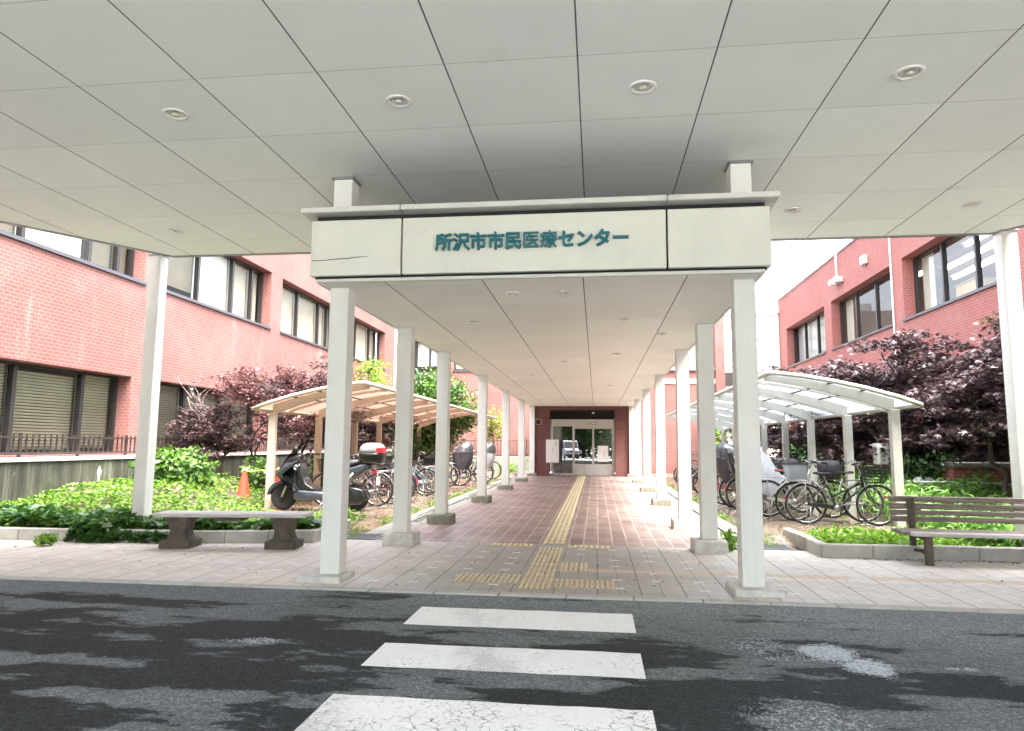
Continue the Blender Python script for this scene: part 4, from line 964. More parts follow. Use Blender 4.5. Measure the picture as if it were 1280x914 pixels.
# ------------------------------------------------------------------ bicycles
def enamel(name, col, rough=.28): return plain(name, col, rough, var=.08, coat=.4)
frame_m = {n: enamel('frame_' + n, c) for n, c in dict(black=(.006, .007, .008), white=(.50, .50, .48), silver=(.16, .165, .17), maroon=(.07, .008, .02), blue=(.09, .19, .28), red=(.35, .03, .02), green=(.05, .12, .08), navy=(.02, .03, .09)).items()}
m_saddle = {'black': m_black, 'brown': plain('brown_leather', (.26, .075, .03), .5, var=.2)}
m_raincover = plain('grey_rain_cover', (.50, .50, .54), .45, var=.15, scale=4)
m_vinyl = polycarb('clear_vinyl', (.50, .52, .54), .6)
m_darkcover = plain('dark_fabric', (.045, .04, .05), .7, var=.3)
m_refl = plain('red_reflector', (.5, .01, .015), .2, var=.05)
WR = .335; WB = 1.12
def bike(loc, rz, label, frame='black', saddle='black', basket='wire', rack=True, rear=None, discs=False, group='parked bicycles', lean=0.0, carry=None):
    t = empty('bicycle', (*loc, ), rz); t.rotation_euler = (lean, 0, rz); tag(t, label, 'bicycle', group)
    fm = frame_m[frame]; rx, fx = -WB / 2, WB / 2
    head_b = (.36, 0, .62); head_t = (.31, 0, .86); bb = (-.09, 0, .28); st = (-.24, 0, .74)
    mb = MB()
    mb.tube([head_b, head_t], .019, 8)
    mb.tube([(.355, 0, .66), (.2, 0, .5), bb], .017, 8)                                   # down tube
    mb.tube([(.335, 0, .75), (.14, 0, .60), (-.15, 0, .46)], .014, 8)                     # slanted upper tube
    mb.tube([bb, st], .015, 8)
    for s in (-1, 1):
        mb.tube([(bb[0], s * .03, bb[2]), (rx, s * .06, WR)], .010, 6)
        mb.tube([(-.21, s * .015, .66), (rx + .12, s * .055, .47), (rx, s * .06, WR)], .008, 6)
    mb.build('frame', fm, t)
    mb = MB(); mb.tube([(.30, 0, .90), head_b, (.375, 0, .60)], .014, 8)
    for s in (-1, 1): mb.tube([(.375, s * .02, .61), (.40, s * .055, .56), (.47, s * .055, .43), (fx, s * .05, WR)], .011, 7)
    mb.build('fork', fm, t)
    for wx in (rx, fx):
        mb = MB()
        hubr = .055 if (discs and wx == fx) else .022
        mb.lathe([(0, -.035), (hubr, -.03), (hubr, .03), (0, .035)], 12, axis='y', c=(wx, 0, WR))
        for i in range(20):
            a = 2 * PI * i / 20; b = a + (.5 if i % 2 else -.5); sd = .025 if (i // 2) % 2 else -.025
            mb.tube([(wx + .02 * math.cos(b), sd, WR + .02 * math.sin(b)), (wx + .295 * math.cos(a), 0, WR + .295 * math.sin(a))], .0022, 3, cap=False)
        w = mb.build('wheel', m_chrome, t)
        mb = MB(); mb.tube([(wx + .318 * math.cos(a), 0, WR + .318 * math.sin(a)) for a in np.linspace(0, 2 * PI, 40, endpoint=False)], .0175, 8, closed=True); o = mb.build('tyre', m_rubber); o.parent = w
        mb = MB(); mb.tube([(wx + .296 * math.cos(a), 0, WR + .296 * math.sin(a)) for a in np.linspace(0, 2 * PI, 40, endpoint=False)], .0105, 6, closed=True); o = mb.build('rim', m_chrome); o.parent = w
        a0, a1 = ((R(20), R(190)) if wx == rx else (R(0), R(150)))
        if wx == rx: a0, a1 = R(15), R(200)
        else: a0, a1 = R(20), R(150)
        rings = []
        for a in np.linspace(a0, a1, 18):
            r = .352; c, s_ = math.cos(a), math.sin(a)
            rings.append([(wx + r * c, -.026, WR + r * s_), (wx + (r + .010) * c, 0, WR + (r + .010) * s_), (wx + r * c, .026, WR + r * s_), (wx + (r + .006) * c, 0, WR + (r + .006) * s_)])
        mb = MB(); mb.loft(rings); mb.build('mudguard', fm if frame != 'black' else m_steel, t)
    mb = MB()
    pth = [(.30, 0, .90), (.27, 0, 1.0)]
    mb.tube(pth, .013, 8)
    for s in (-1, 1): mb.tube([(.27, 0, 1.0), (.31, s * .08, 1.02), (.30, s * .2, 1.05), (.18, s * .27, 1.02), (.10, s * .28, 1.0)], .011, 7)
    hb = mb.build('handlebar', m_chrome, t)
    for s in (-1, 1):
        mb = MB(); mb.tube([(.185, s * .268, 1.021), (.09, s * .282, .998)], .017, 8); o = mb.build('grip', m_black); o.parent = hb
        mb = MB(); mb.tube([(.24, s * .235, 1.02), (.20, s * .25, .99), (.12, s * .27, .975)], .006, 5); o = mb.build('brake_lever', m_steel); o.parent = hb
    mb = MB(); mb.tube([st, (-.265, 0, .82)], .012, 8); mb.build('seat_post', m_chrome, t)
    mb = MB(); rings = []
    for (x, w, zt, zb) in ((-.42, .05, .865, .83), (-.39, .095, .872, .82), (-.33, .10, .862, .82), (-.25, .06, .856, .825), (-.17, .03, .86, .832), (-.13, .015, .855, .838)):
        rings.append([(x, w * math.cos(a), (zt + zb) / 2 + (zt - zb) / 2 * math.sin(a)) for a in np.linspace(0, 2 * PI, 10, endpoint=False)])
    mb.loft(rings); mb.build('saddle', m_saddle[saddle], t)
    mb = MB(); mb.loft([[(bb[0] + .06, -.072, bb[2] - .045), (bb[0] + .06, -.05, bb[2] - .045), (bb[0] + .06, -.05, bb[2] + .045), (bb[0] + .06, -.072, bb[2] + .045)], [(rx + .02, -.072, WR - .018), (rx + .02, -.05, WR - .018), (rx + .02, -.05, WR + .024), (rx + .02, -.072, WR + .024)]], smooth=False)
    mb.build('chain_guard', fm if not discs else frame_m['white'], t)
    mb = MB(); mb.lathe([(0, -.085), (.05, -.08), (.05, -.075), (.02, -.07), (.02, .05), (0, .055)], 18, axis='y', c=bb)
    mb.tube([(bb[0] + .01, -.08, bb[2]), (bb[0] + .10, -.10, bb[2] + .13)], .009, 6); mb.tube([(bb[0], .045, bb[2]), (bb[0] - .10, .08, bb[2] - .13)], .009, 6)
    cr = mb.build('crank', m_steel, t)
    for (px, py, pz) in ((bb[0] + .10, -.145, bb[2] + .13), (bb[0] - .10, .125, bb[2] - .13)):
        mb = MB(); mb.box(px - .045, px + .045, py - .04, py + .04, pz - .012, pz + .012); o = mb.build('pedal', m_black); o.parent = cr
    mb = MB(); mb.tube([(rx + .05, .07, .30), (rx + .02, .13, .02)], .009, 6); mb.tube([(rx + .05, -.07, .30), (rx + .02, -.13, .02)], .009, 6); mb.tube([(rx + .02, -.13, .012), (rx + .02, .13, .012)], .009, 6); mb.build('kickstand', m_steel, t)
    if rack:
        mb = MB()
        for s in (-1, 1): mb.tube([(-.28, s * .05, .70), (rx, s * .06, .725), (rx - .24, s * .05, .72)], .006, 5); mb.tube([(rx - .02, s * .06, .72), (rx, s * .065, WR)], .005, 5)
        for i in range(4): mb.tube([(rx - .22 + i * .11, -.06, .722), (rx - .22 + i * .11, .06, .722)], .005, 5)
        mb.build('rear_rack', m_steel, t)
    mb = MB(); mb.box(rx - .36, rx - .345, -.03, .03, .40, .46); mb.build('reflector', m_refl, t)
    mb = MB(); mb.lathe([(0, .0), (.03, .01), (.036, .05), (0, .055)], 12, axis='x', c=(.42, .075, .50)); mb.build('headlamp', m_steel, t)
    if basket:
        bm_ = {'wire': m_black, 'clear': m_vinyl, 'steel': m_chrome, 'cover': m_darkcover}[basket]
        x0, x1, w0, w1, z0, z1 = .40, .70, .14, .18, .70, .95
        mb = MB()
        def rect(f, e=0): 
            xx0 = x0 - .02 * f + e * 0; xx1 = x0 + (x1 - x0) * (.82 + .18 * f); w = w0 + (w1 - w0) * f; z = z0 + (z1 - z0) * f
            return [(xx0, -w, z), (xx1, -w, z), (xx1, w, z), (xx0, w, z)]
        if basket in ('wire', 'steel'):
            for f in (0, .2, .4, .6, .8, 1): mb.tube(rect(f), .009 if f == 1 else .006, 4, closed=True, smooth=False)
            lo, hi = rect(0), rect(1)
            for a in range(4):
                for q in np.linspace(0, 1, 7)[:-1]:
                    p = Vector(lo[a]).lerp(Vector(lo[(a + 1) % 4]), q); p2 = Vector(hi[a]).lerp(Vector(hi[(a + 1) % 4]), q); mb.tube([p, p2], .005, 4, cap=False, smooth=False)
            for q in np.linspace(0, 1, 7): mb.tube([Vector(lo[0]).lerp(Vector(lo[1]), q), Vector(lo[3]).lerp(Vector(lo[2]), q)], .0035, 4, cap=False, smooth=False)
        elif basket == 'clear':
            mb.loft([rect(0), rect(1)], smooth=False, cap=False); mb.add(rect(0), [(0, 1, 2, 3)])
            mb.tube([(p[0], p[1], p[2] + .004) for p in rect(1)], .008, 5, closed=True)
        else:
            rr = []
            for f, e in ((0, .9), (.5, 1.08), (1.0, 1.15), (1.25, .9), (1.35, .4)):
                q = rect(f); cx = sum(p[0] for p in q) / 4; rr.append([(cx + .19 * e * math.cos(a), (.2) * e * math.sin(a), q[0][2]) for a in np.linspace(0, 2 * PI, 12, endpoint=False)])
            mb.loft(rr)
        mb.build('basket', bm_, t)
    if rear in ('child_seat', 'rain_cover'):
        mb = MB(); rings = []
        cx = rx - .06
        for (z, w, xa, xb) in ((.74, .11, -.12, .13), (.80, .15, -.17, .15), (.92, .17, -.20, .14), (1.0, .16, -.22, -.10), (1.15, .15, -.25, -.15), (1.25, .10, -.26, -.18)):
            rings.append([(cx + xa, -w, z), (cx + xb, -w, z), (cx + xb, w, z), (cx + xa, w, z)])
        mb.loft(rings, smooth=False); mb.build('child_seat', m_black, t, bevel=.02)
    if rear == 'rain_cover':
        mb = MB(); rings = []
        for i, (z, rx_, ry_, off) in enumerate(((.50, .20, .17, .06), (.66, .27, .21, .03), (.84, .32, .24, .0), (1.02, .31, .25, -.02), (1.18, .25, .23, -.07), (1.29, .16, .17, -.12), (1.34, .06, .08, -.14), (1.35, .01, .01, -.14))):
            rings.append([(cx + off + rx_ * math.copysign(abs(math.cos(a)) ** .75, math.cos(a)) * (1 + .05 * math.sin(4 * a + i * 1.7)), ry_ * math.copysign(abs(math.sin(a)) ** .75, math.sin(a)) * (1 + .06 * math.sin(5 * a + i * 2.1)), z + .02 * math.sin(3 * a + i)) for a in np.linspace(0, 2 * PI, 24, endpoint=False)])
        mb.loft(rings[:4], cap=False); o = mb.build('rain_cover', m_darkcover if carry == 'dark' else m_raincover, t)
        mb = MB(); mb.loft(rings[3:], cap=False); o2 = mb.build('window', m_vinyl); o2.parent = o
        mb = MB(); mb.tube([(p[0] * 1.0, p[1] * 1.02, p[2]) for p in rings[3]], .011, 6, closed=True)
        for q in (3, 9, 15, 21): mb.tube([r_[q] for r_ in rings[3:-1]], .009, 6)
        o2 = mb.build('piping', m_darkcover); o2.parent = o
    if rear == 'bag':
        mb = MB(); mb.box(rx - .2, rx + .14, -.15, .15, .735, .98, bev=.04); mb.build('rear_basket', m_black, t)
    return t
# right shelter
Z = PK
bike((4.01, 12.12, Z), 0, 'black city bicycle with a black wire front basket, nearest under the right shelter', 'black', 'black', 'wire')
bike((3.97, 12.62, Z), PI, 'white bicycle with a clear front basket facing the walkway, behind the black one', 'white', 'black', 'clear', discs=True)
bike((3.68, 13.3, Z), 0, 'white bicycle with a brown leather saddle beside the sheet-covered one', 'white', 'brown', 'cover', rear=None)
bike((3.45, 14.35, Z), 0, 'silver bicycle under the right shelter hidden partly by a grey sheet', 'silver', 'black', None, rear='child_seat')
bike((3.42, 15.0, Z), R(3), 'black bicycle with a covered front basket right of the second right column', 'black', 'black', 'cover', rear='rain_cover', carry='dark')
bike((3.35, 15.75, Z), R(-3), 'black bicycle with a dark box behind its saddle, right of the second right column', 'black', 'black', 'wire', rear='bag')
bike((3.4, 17.6, Z), 0, 'red bicycle with a bright basket between the second and third right columns', 'red', 'brown', 'steel')
bike((3.35, 18.4, Z), PI, 'silver bicycle with a steel basket between the second and third right columns', 'silver', 'black', 'steel')
bike((3.4, 19.6, Z), R(4), 'green bicycle deep under the right shelter', 'green', 'black', 'wire')
bike((3.3, 21.8, Z), R(-4), 'black bicycle with a dark covered basket seen between the third and fourth right columns', 'black', 'black', 'cover')
bike((3.35, 22.9, Z), PI, 'silver bicycle farthest back under the right shelter', 'silver', 'black', 'wire')
# grey sheet thrown over the parked bicycle
mb = MB(); rings = []
for i, x in enumerate(np.linspace(-.62, .62, 15)):
    u = (x + .62) / 1.24
    zt = .62 + .62 * math.sin(PI * min(1, u * 1.15 + .12)) ** .7 * (1 - .35 * u); zb = .30 + .12 * math.sin(9 * u) + .25 * u
    w = .17 + .16 * math.sin(PI * u)
    pts = []
    for j in range(13):
        a = PI * j / 12; fold = 1 + .10 * math.sin(7 * a + 3 * i) * (1 - math.sin(a))
        y = -math.cos(a) * w * fold * (1.25 - .4 * math.sin(a)); z = zb + (zt - zb) * math.sin(a) ** .55
        pts.append((x + .015 * math.sin(4 * a + i), y, z))
    rings.append(pts)
mb.loft(rings, cap=False, closed=False)
m_sheet = plain('grey_white_sheet', (.36, .37, .39), .5, var=.2, scale=6, bump=.9, bscale=9)
o = mb.build('bicycle_cover', m_sheet); o.location = (3.27, 14.3, Z); o.scale = (.92, 1.0, 1.12); tag(o, 'crumpled grey-white sheet draped over a parked bicycle under the right shelter', 'cover')
# left shelter
bike((-5.05, 13.95, Z), PI, 'silver bicycle with a black saddle right behind the scooter', 'silver', 'black', 'wire')
bike((-4.9, 14.4, Z), PI + R(3), 'maroon bicycle whose rear wheel shows behind the scooter tail', 'maroon', 'black', 'wire')
bike((-4.85, 15.0, Z), PI, 'second maroon bicycle with a black rear box behind the scooter', 'maroon', 'black', 'wire', rear='bag')
bike((-5.1, 16.0, Z), PI, 'black bicycle just beyond the second left column', 'black', 'black', 'steel')
bike((-4.95, 17.9, Z), PI + R(-4), 'white bicycle with a black child seat between the second and third left columns', 'white', 'black', 'steel', rear='child_seat')
bike((-4.78, 17.0, Z), PI + R(-3), 'blue bicycle with pale blue mudguards between the second and third left columns', 'blue', 'black', 'wire')
bike((-5.0, 18.7, Z), PI, 'black bicycle with a wire basket behind the blue one', 'black', 'black', 'wire')
bike((-4.95, 20.2, Z), PI, 'silver bicycle just beyond the third left column', 'silver', 'black', 'wire')
bike((-4.75, 21.2, Z), PI + R(5), 'bicycle with a dark child-seat rain cover right of the third left column', 'black', 'black', 'wire', rear='rain_cover', carry='dark')
bike((-4.25, 22.6, Z), PI, 'bicycle with a pale grey rain cover and clear window left of the fourth left column', 'black', 'black', 'wire', rear='rain_cover')
bike((-4.8, 24.0, Z), PI, 'navy bicycle with a steel basket at the back of the left shelter', 'navy', 'black', 'steel')
bike((-4.4, 25.6, Z), PI, 'black bicycle farthest back under the left shelter', 'black', 'black', 'wire')
# ------------------------------------------------------------------ scooter
m_scoot = plain('dark_blue_grey_bodywork', (.022, .028, .036), .22, var=.1, coat=.6)
m_scootb = plain('black_bodywork', (.004, .004, .0045), .30, var=.1, coat=.3)
m_seatv = plain('seat_vinyl', (.03, .03, .032), .55, var=.2)
m_smoke = glass('smoked_screen', (.03, .03, .035))
m_lid = plain('dark_glossy_lid', (.16, .16, .165), .12, var=.05, coat=.8)
SC = empty('scooter', (-5.28, 12.85, PK), PI); tag(SC, 'big black scooter with a top box and red reflector, parked behind the frontmost left column', 'scooter')
def sidebody(name, poly, w, mat, par=SC, bev=.045, taper=.85):
    mb = MB()
    cx = sum(p[0] for p in poly) / len(poly); cz = sum(p[1] for p in poly) / len(poly)
    rings = []
    for y, s in ((-w, taper), (-w * .75, 1), (w * .75, 1), (w, taper)): rings.append([(cx + (p[0] - cx) * s, y, cz + (p[1] - cz) * s) for p in poly])
    mb.loft(rings, smooth=True); o = mb.build(name, mat, None, bevel=bev); o.parent = par; return o
sidebody('front_cowl', [(.82, .66), (.74, .84), (.56, 1.02), (.44, 1.06), (.36, .96), (.42, .70), (.36, .40), (.46, .36), (.66, .56)], .20, m_scootb)
sidebody('side_panel', [(.80, .68), (.62, .90), (.38, .95), (.44, .86), (.66, .68), (.44, .36), (.34, .40), (.56, .66), (.74, .60)], .225, m_scoot, bev=.012, taper=.96)
sidebody('leg_shield', [(.46, .36), (.44, .92), (.36, .90), (.30, .66), (.20, .50), (.04, .41), (.04, .36)], .17, m_scootb, bev=.02)
mb = MB(); mb.loft([[(.70, -.14, .90), (.70, .14, .90)], [(.58, -.16, 1.05), (.58, .16, 1.05)], [(.46, -.14, 1.20), (.46, .14, 1.20)]], cap=False, closed=False); mb.build('windscreen', m_smoke, SC)
rings = []
for a in np.linspace(R(10), R(150), 12):
    r = .272; c, s_ = math.cos(a), math.sin(a); x, z = .72 + r * c, .25 + r * s_
    rings.append([(x, -.085, z - .01), (x + .05 * c, -.06, z + .05 * s_), (x + .05 * c, .06, z + .05 * s_), (x, .085, z - .01), (x - .02 * c, .07, z - .02 * s_), (x - .02 * c, -.07, z - .02 * s_)])
mb = MB(); mb.loft(rings); mb.build('front_mudguard', m_scoot, SC)
sidebody('floorboard', [(.46, .22), (.46, .38), (.36, .40), (-.30, .36), (-.34, .24), (.30, .18)], .215, m_scoot, bev=.03)
sidebody('tail_cowl', [(-.22, .40), (-.16, .74), (-.50, .80), (-1.0, .93), (-1.06, .84), (-.72, .62), (-.44, .50)], .17, m_scoot, bev=.03)
sidebody('seat', [(-.10, .76), (-.14, .86), (-.30, .86), (-.44, .90), (-.55, .97), (-.80, .98), (-.84, .92), (-.5, .80)], .165, m_seatv, bev=.03)
sidebody('engine_cover', [(-.34, .20), (-.36, .42), (-.62, .48), (-.92, .42), (-1.0, .26), (-.86, .12), (-.5, .12)], .15, m_scootb, bev=.03)
mb = MB(); mb.tube([(-.3, -.17, .22), (-.6, -.20, .24), (-1.0, -.20, .33)], [.03, .07, .065], 12); mb.build('exhaust', m_steel, SC)
mb = MB(); mb.tube([(-.55, .17, .5), (-.72, .17, .72)], .03, 10); mb.build('shock_absorber', m_chrome, SC)
for s in (-1, 1):
    mb = MB(); mb.tube([(.58, s * .08, .62), (.72, s * .09, .25)], .024, 8); mb.build('fork_leg', m_steel, SC)
for wx, r, w in ((.72, .25, .11), (-.72, .255, .13)):
    mb = MB(); mb.lathe([(0, -.05), (.05, -.05), (.06, -.02), (r - .08, -.015), (r - .08, .015), (.06, .02), (.05, .05), (0, .05)], 20, axis='y', c=(wx, 0, r)); wl = mb.build('wheel', m_rubber, SC)
    mb = MB(); mb.lathe([(r - .09, -w * .38), (r - .04, -w * .5), (r - .012, -w * .36), (r, 0), (r - .012, w * .36), (r - .04, w * .5), (r - .09, w * .38)], 32, axis='y', c=(wx, 0, r)); o = mb.build('tyre', m_rubber); o.parent = wl
    mb = MB(); mb.lathe([(0, .03), (.07, .035), (.07, .041), (0, .042)], 20, axis='y', c=(wx, 0, r)); o = mb.build('brake_disc', m_chrome); o.parent = wl
mb = MB(); mb.tube([(.40, 0, .95), (.36, 0, 1.06)], .03, 8)
for s in (-1, 1): mb.tube([(.36, 0, 1.06), (.34, s * .2, 1.09), (.24, s * .36, 1.07)], .014, 8)
hb = mb.build('handlebar', m_scootb, SC)
for s in (-1, 1):
    mb = MB(); mb.tube([(.29, s * .285, 1.08), (.20, s * .40, 1.062)], .021, 8); o = mb.build('grip', m_black); o.parent = hb
    mb = MB(); mb.tube([(.35, s * .22, 1.09), (.35, s * .28, 1.14)], .007, 6); M = Matrix.Translation((.345, s * .33, 1.165)) @ Matrix.Rotation(R(90), 4, 'Y'); mb.lathe([(0, .02), (.06, .012), (.07, 0), (.0, -.005)], 14, M=M); o = mb.build('mirror', m_black); o.parent = hb
    mb = MB(); mb.tube([(.36, s * .24, 1.075), (.25, s * .38, 1.05)], .006, 5); o = mb.build('brake_lever', m_chrome); o.parent = hb
mb = MB(); mb.box(.76, .80, -.12, .12, .68, .78, bev=.015); mb.build('headlight', m_chrome, SC)
mb = MB(); mb.lathe([(.052, 0), (.03, .006), (.035, .012), (.05, .010)], 16, axis='y', c=(.40, .226, .82)); mb.build('badge_ring', m_chrome, SC)
# top box
rings = []
for z, e in ((.90, .78), (.94, .92), (1.06, 1.0), (1.10, 1.02)):
    rings.append([(-1.03 + .24 * e * math.copysign(abs(math.cos(a)) ** .6, math.cos(a)), .22 * e * math.copysign(abs(math.sin(a)) ** .6, math.sin(a)), z) for a in np.linspace(0, 2 * PI, 28, endpoint=False)])
mb = MB(); mb.loft(rings); tbx = mb.build('top_box', m_scootb, SC)
rings = []
for z, e in ((1.105, 1.02), (1.16, 1.0), (1.22, .92), (1.27, .74), (1.295, .45), (1.30, .05)):
    rings.append([(-1.03 + .24 * e * math.copysign(abs(math.cos(a)) ** .6, math.cos(a)), .22 * e * math.copysign(abs(math.sin(a)) ** .6, math.sin(a)), z) for a in np.linspace(0, 2 * PI, 28, endpoint=False)])
mb = MB(); mb.loft(rings); o = mb.build('lid', m_lid); o.parent = tbx
rings = []
for z, e in ((1.11, 1.04), (1.15, 1.035), (1.20, .985)):
    rings.append([(-1.03 + .24 * e * math.copysign(abs(math.cos(a)) ** .6, math.cos(a)), .225 * e * math.copysign(abs(math.sin(a)) ** .6, math.sin(a)), z) for a in np.linspace(PI * .62, PI * 1.38, 16)])
mb = MB(); mb.loft(rings, cap=False, closed=False); o = mb.build('rear_reflector', m_refl); o.parent = tbx
mb = MB(); mb.box(-1.10, -1.04, -.08, .08, .70, .80, bev=.01); mb.build('tail_light', m_refl, SC)
mb = MB(); mb.box(-1.16, -1.15, -.10, .10, .50, .66, M=None); mb.build('number_plate', m_white, SC)
mb = MB(); mb.tube([(-.15, .15, .22), (-.05, .25, .01)], .012, 6); mb.build('side_stand', m_steel, SC)

# ------------------------------------------------------------------ cones and bar
m_cone = plain('faded_red_cone', (.58, .07, .035), .55, var=.12, scale=12)
m_yb = plain('yellow_black_bar', (.50, .40, .08), .5, var=.15)
def cone(loc, label):
    t = empty('traffic_cone', loc); tag(t, label, 'traffic cone', 'red traffic cones')
    mb = MB(); mb.lathe([(.155, .03), (.15, .06), (.035, .66), (.03, .70), (.018, .71)], 24); mb.build('cone_body', m_cone, t)
    mb = MB(); mb.box(-.18, .18, -.18, .18, 0, .032, bev=.012); mb.build('base', m_cone, t)
    mb = MB(); mb.lathe([(.045, .635), (.05, .65), (.05, .675), (.045, .69)], 20); mb.build('bar_ring', m_conc, t)
cone((-7.30, 13.75, .16), 'faded red cone standing in the leaves left of the shelter post')
cone((-6.90, 14.5, .15), 'faded red cone half hidden behind the shelter post and scooter')
mb = MB(); mb.tube([(-7.26, 13.76, .785), (-6.90, 14.5, .80)], .018, 8); o = mb.build('barrier_bar', m_yb); tag(o, 'yellow bar joining the two faded red cones', 'bar')

# ------------------------------------------------------------------ things around the entrance
SG = empty('notice_stand', (-1.80, 28.6, gz(28.6)), R(4)); tag(SG, 'white upright notice board on a thin metal stand left of the glass door', 'sign')
def noticemat(name, seed, dens):
    k = NT(name); p = k.n('TexCoord').outputs['Object']
    n1 = k.noise(k.mapv(p, (9, 9, 1.6), (seed, 0, 0)), 1.0, 3, .6); n2 = k.noise(k.mapv(p, (1, 1, 1)), 42, 3, .7)
    m = k.math('MULTIPLY', k.smooth(n1, .56, .62), k.smooth(n2, .50 - dens, .56))
    k.principled(Base__Color=k.mix(k.math('MULTIPLY', m, .7), (.80, .79, .77, 1), (.20, .18, .18, 1)), Roughness=.5); return k.mat
mb = MB(); mb.box(-.26, .26, -.02, .02, .58, 1.52, bev=.006); mb.build('panel', noticemat('brushed_notice', 3.1, .05), SG)
mb = MB()
for s in (-1, 1): mb.tube([(s * .27, .025, .0), (s * .26, .025, 1.5)], .016, 8); mb.tube([(s * .27, -.2, .012), (s * .27, .25, .012)], .014, 8)
mb.tube([(-.27, .025, .12), (.27, .025, .12)], .013, 8); mb.tube([(-.27, .025, .56), (.27, .025, .56)], .013, 8)
mb.build('stand', m_steel, SG)
mb = MB(); mb.box(.05, .50, DY - .062, DY - .052, .68, 1.36); o = mb.build('door_poster', noticemat('poster', 8.2, .03)); tag(o, 'pale poster on the right glass leaf of the entrance', 'poster')
LP = empty('wall_lamp', (-2.46, YB, 2.36)); tag(LP, 'small dark round wall lamp on the brick left of the entrance', 'lamp')
mb = MB(); mb.lathe([(0, -.005), (.11, -.005), (.12, -.05), (.10, -.12), (0, -.14)], 20, axis='y'); mb.build('housing', m_black, LP)
mb = MB(); mb.lathe([(.122, -.03), (.135, -.03), (.135, -.06), (.122, -.06)], 20, axis='y'); mb.build('bezel', m_white, LP)
# wall fixtures on the right building
CM = empty('floodlight', (8.65, 25.2, 7.35)); tag(CM, 'white wall fixture with an upright mast near the right roof edge', 'floodlight')
for q in (25.0, 25.45): mb = MB(); mb.box(8.35, 8.64, q - .14, q + .14, 7.15, 7.34, bev=.03); mb.build('lamp_head', m_white, CM, world=True)
mb = MB(); mb.tube([(8.55, 25.25, 7.2), (8.55, 25.25, 8.35)], .03, 8); mb.box(8.52, 8.645, 25.1, 25.32, 7.2, 7.28); mb.build('mast', m_white, CM, world=True)
SB = empty('junction_box', (8.65, 22.85, 7.36)); tag(SB, 'small white box on the red brick above the middle right window', 'box')
mb = MB(); mb.box(8.50, 8.645, 22.65, 22.95, 7.22, 7.50, bev=.02); mb.build('housing', m_white, SB, world=True)
mb = MB(); mb.tube([(8.56, 22.8, 7.20), (8.50, 22.8, 7.12), (8.47, 22.8, 7.14)], .018, 6); mb.build('cable_gland', m_steel, SB, world=True)
# drains
for (x, y, lab) in ((-3.50, 10.15, 'steel grating set in the paving beside the second left column'), (2.33, 10.1, 'steel grating set in the paving beside the right bed kerb')):
    t = empty('drain_grate', (x, y, .0)); tag(t, lab, 'drain', 'steel gratings')
    mb = MB()
    for i in range(13): xx = -.27 + i * .045; mb.box(xx - .008, xx + .008, -.24, .24, -.02, .012)
    mb.build('bar', m_steel, t)
    mb = MB()
    for a in ((-.31, .31, -.28, -.245), (-.31, .31, .245, .28), (-.31, -.28, -.244, .244), (.28, .31, -.244, .244)): mb.box(*a, -.02, .014)
    mb.build('frame', m_steel, t)
    mb = MB(); mb.box(-.28, .28, -.244, .244, -.03, .0035); mb.build('pit', m_dark, t)
# grey wheel-stop pipes beside the left gutter
m_pipe = plain('pale_pipe', (.62, .60, .55), .4, var=.1)
for i, (y0, y1) in enumerate(((12.1, 13.5), (17.0, 18.4), (24.0, 25.6), (28.2, 29.1))):
    for s in (-1,):
        mb = MB(); x = -3.18; mb.tube([(x, y0, .02 + gz(y0)), (x, y0 + .05, .10 + gz(y0)), (x, y1 - .05, .10 + gz(y1)), (x, y1, .02 + gz(y1))], .025, 8)
        o = mb.build('low_rail', m_pipe); tag(o, 'low pale bent pipe rail beside the left gutter, ' + ['nearest to the second left column', 'beyond the fourth left column', 'beyond the fifth left column', 'beside the entrance'][i], 'rail', 'low pipe rails')
# right garden: low brick planter with dark slab, rail, cabinet, rocks
LBk = empty('brick_planter', (7.65, 15, 0)); tag(LBk, 'low brick planter wall with a dark slab top under the right maples', 'planter')
mb = MB(); mb.box(6.95, 8.55, 14.6, 15.2, 0, 1.0); mb.build('wall', m_brick_r, LBk, world=True)
mb = MB(); mb.box(6.9, 8.6, 14.52, 15.28, 1.002, 1.10, bev=.015); mb.build('slab', m_steel, LBk, world=True)
CB = empty('utility_cabinet', (6.15, 15.6, 0)); tag(CB, 'pale metal cabinet on a post behind the nearest right shelter post', 'cabinet')
mb = MB(); mb.box(5.9, 6.34, 15.5, 15.75, 1.02, 1.46, bev=.01); mb.build('body', m_white, CB, world=True)
mb = MB(); mb.box(5.94, 6.30, 15.488, 15.499, 1.06, 1.42); mb.build('door', m_white, CB, world=True)
mb = MB(); mb.tube([(6.2, 15.6, 0), (6.2, 15.6, 1.02)], .035, 8); mb.tube([(5.98, 15.55, 1.02), (5.98, 15.55, .9), (6.12, 15.55, .88), (6.12, 15.55, 0)], .02, 7); mb.build('post', m_steel, CB, world=True)
mb = MB(); mb.tube([(5.6, 14.3, .72), (7.1, 13.9, .74), (8.5, 13.4, .66)], .02, 8)
for x, y in ((5.62, 14.3), (7.1, 13.9), (8.4, 13.44)): mb.tube([(x, y, 0), (x, y, .73)], .02, 8)
o = mb.build('pipe_rail', m_white); tag(o, 'thin white pipe rail through the plants of the right bed', 'rail')
m_rock = plain('pale_garden_rock', (.25, .28, .27), .85, var=.25, scale=3, bump=.6, bscale=14)
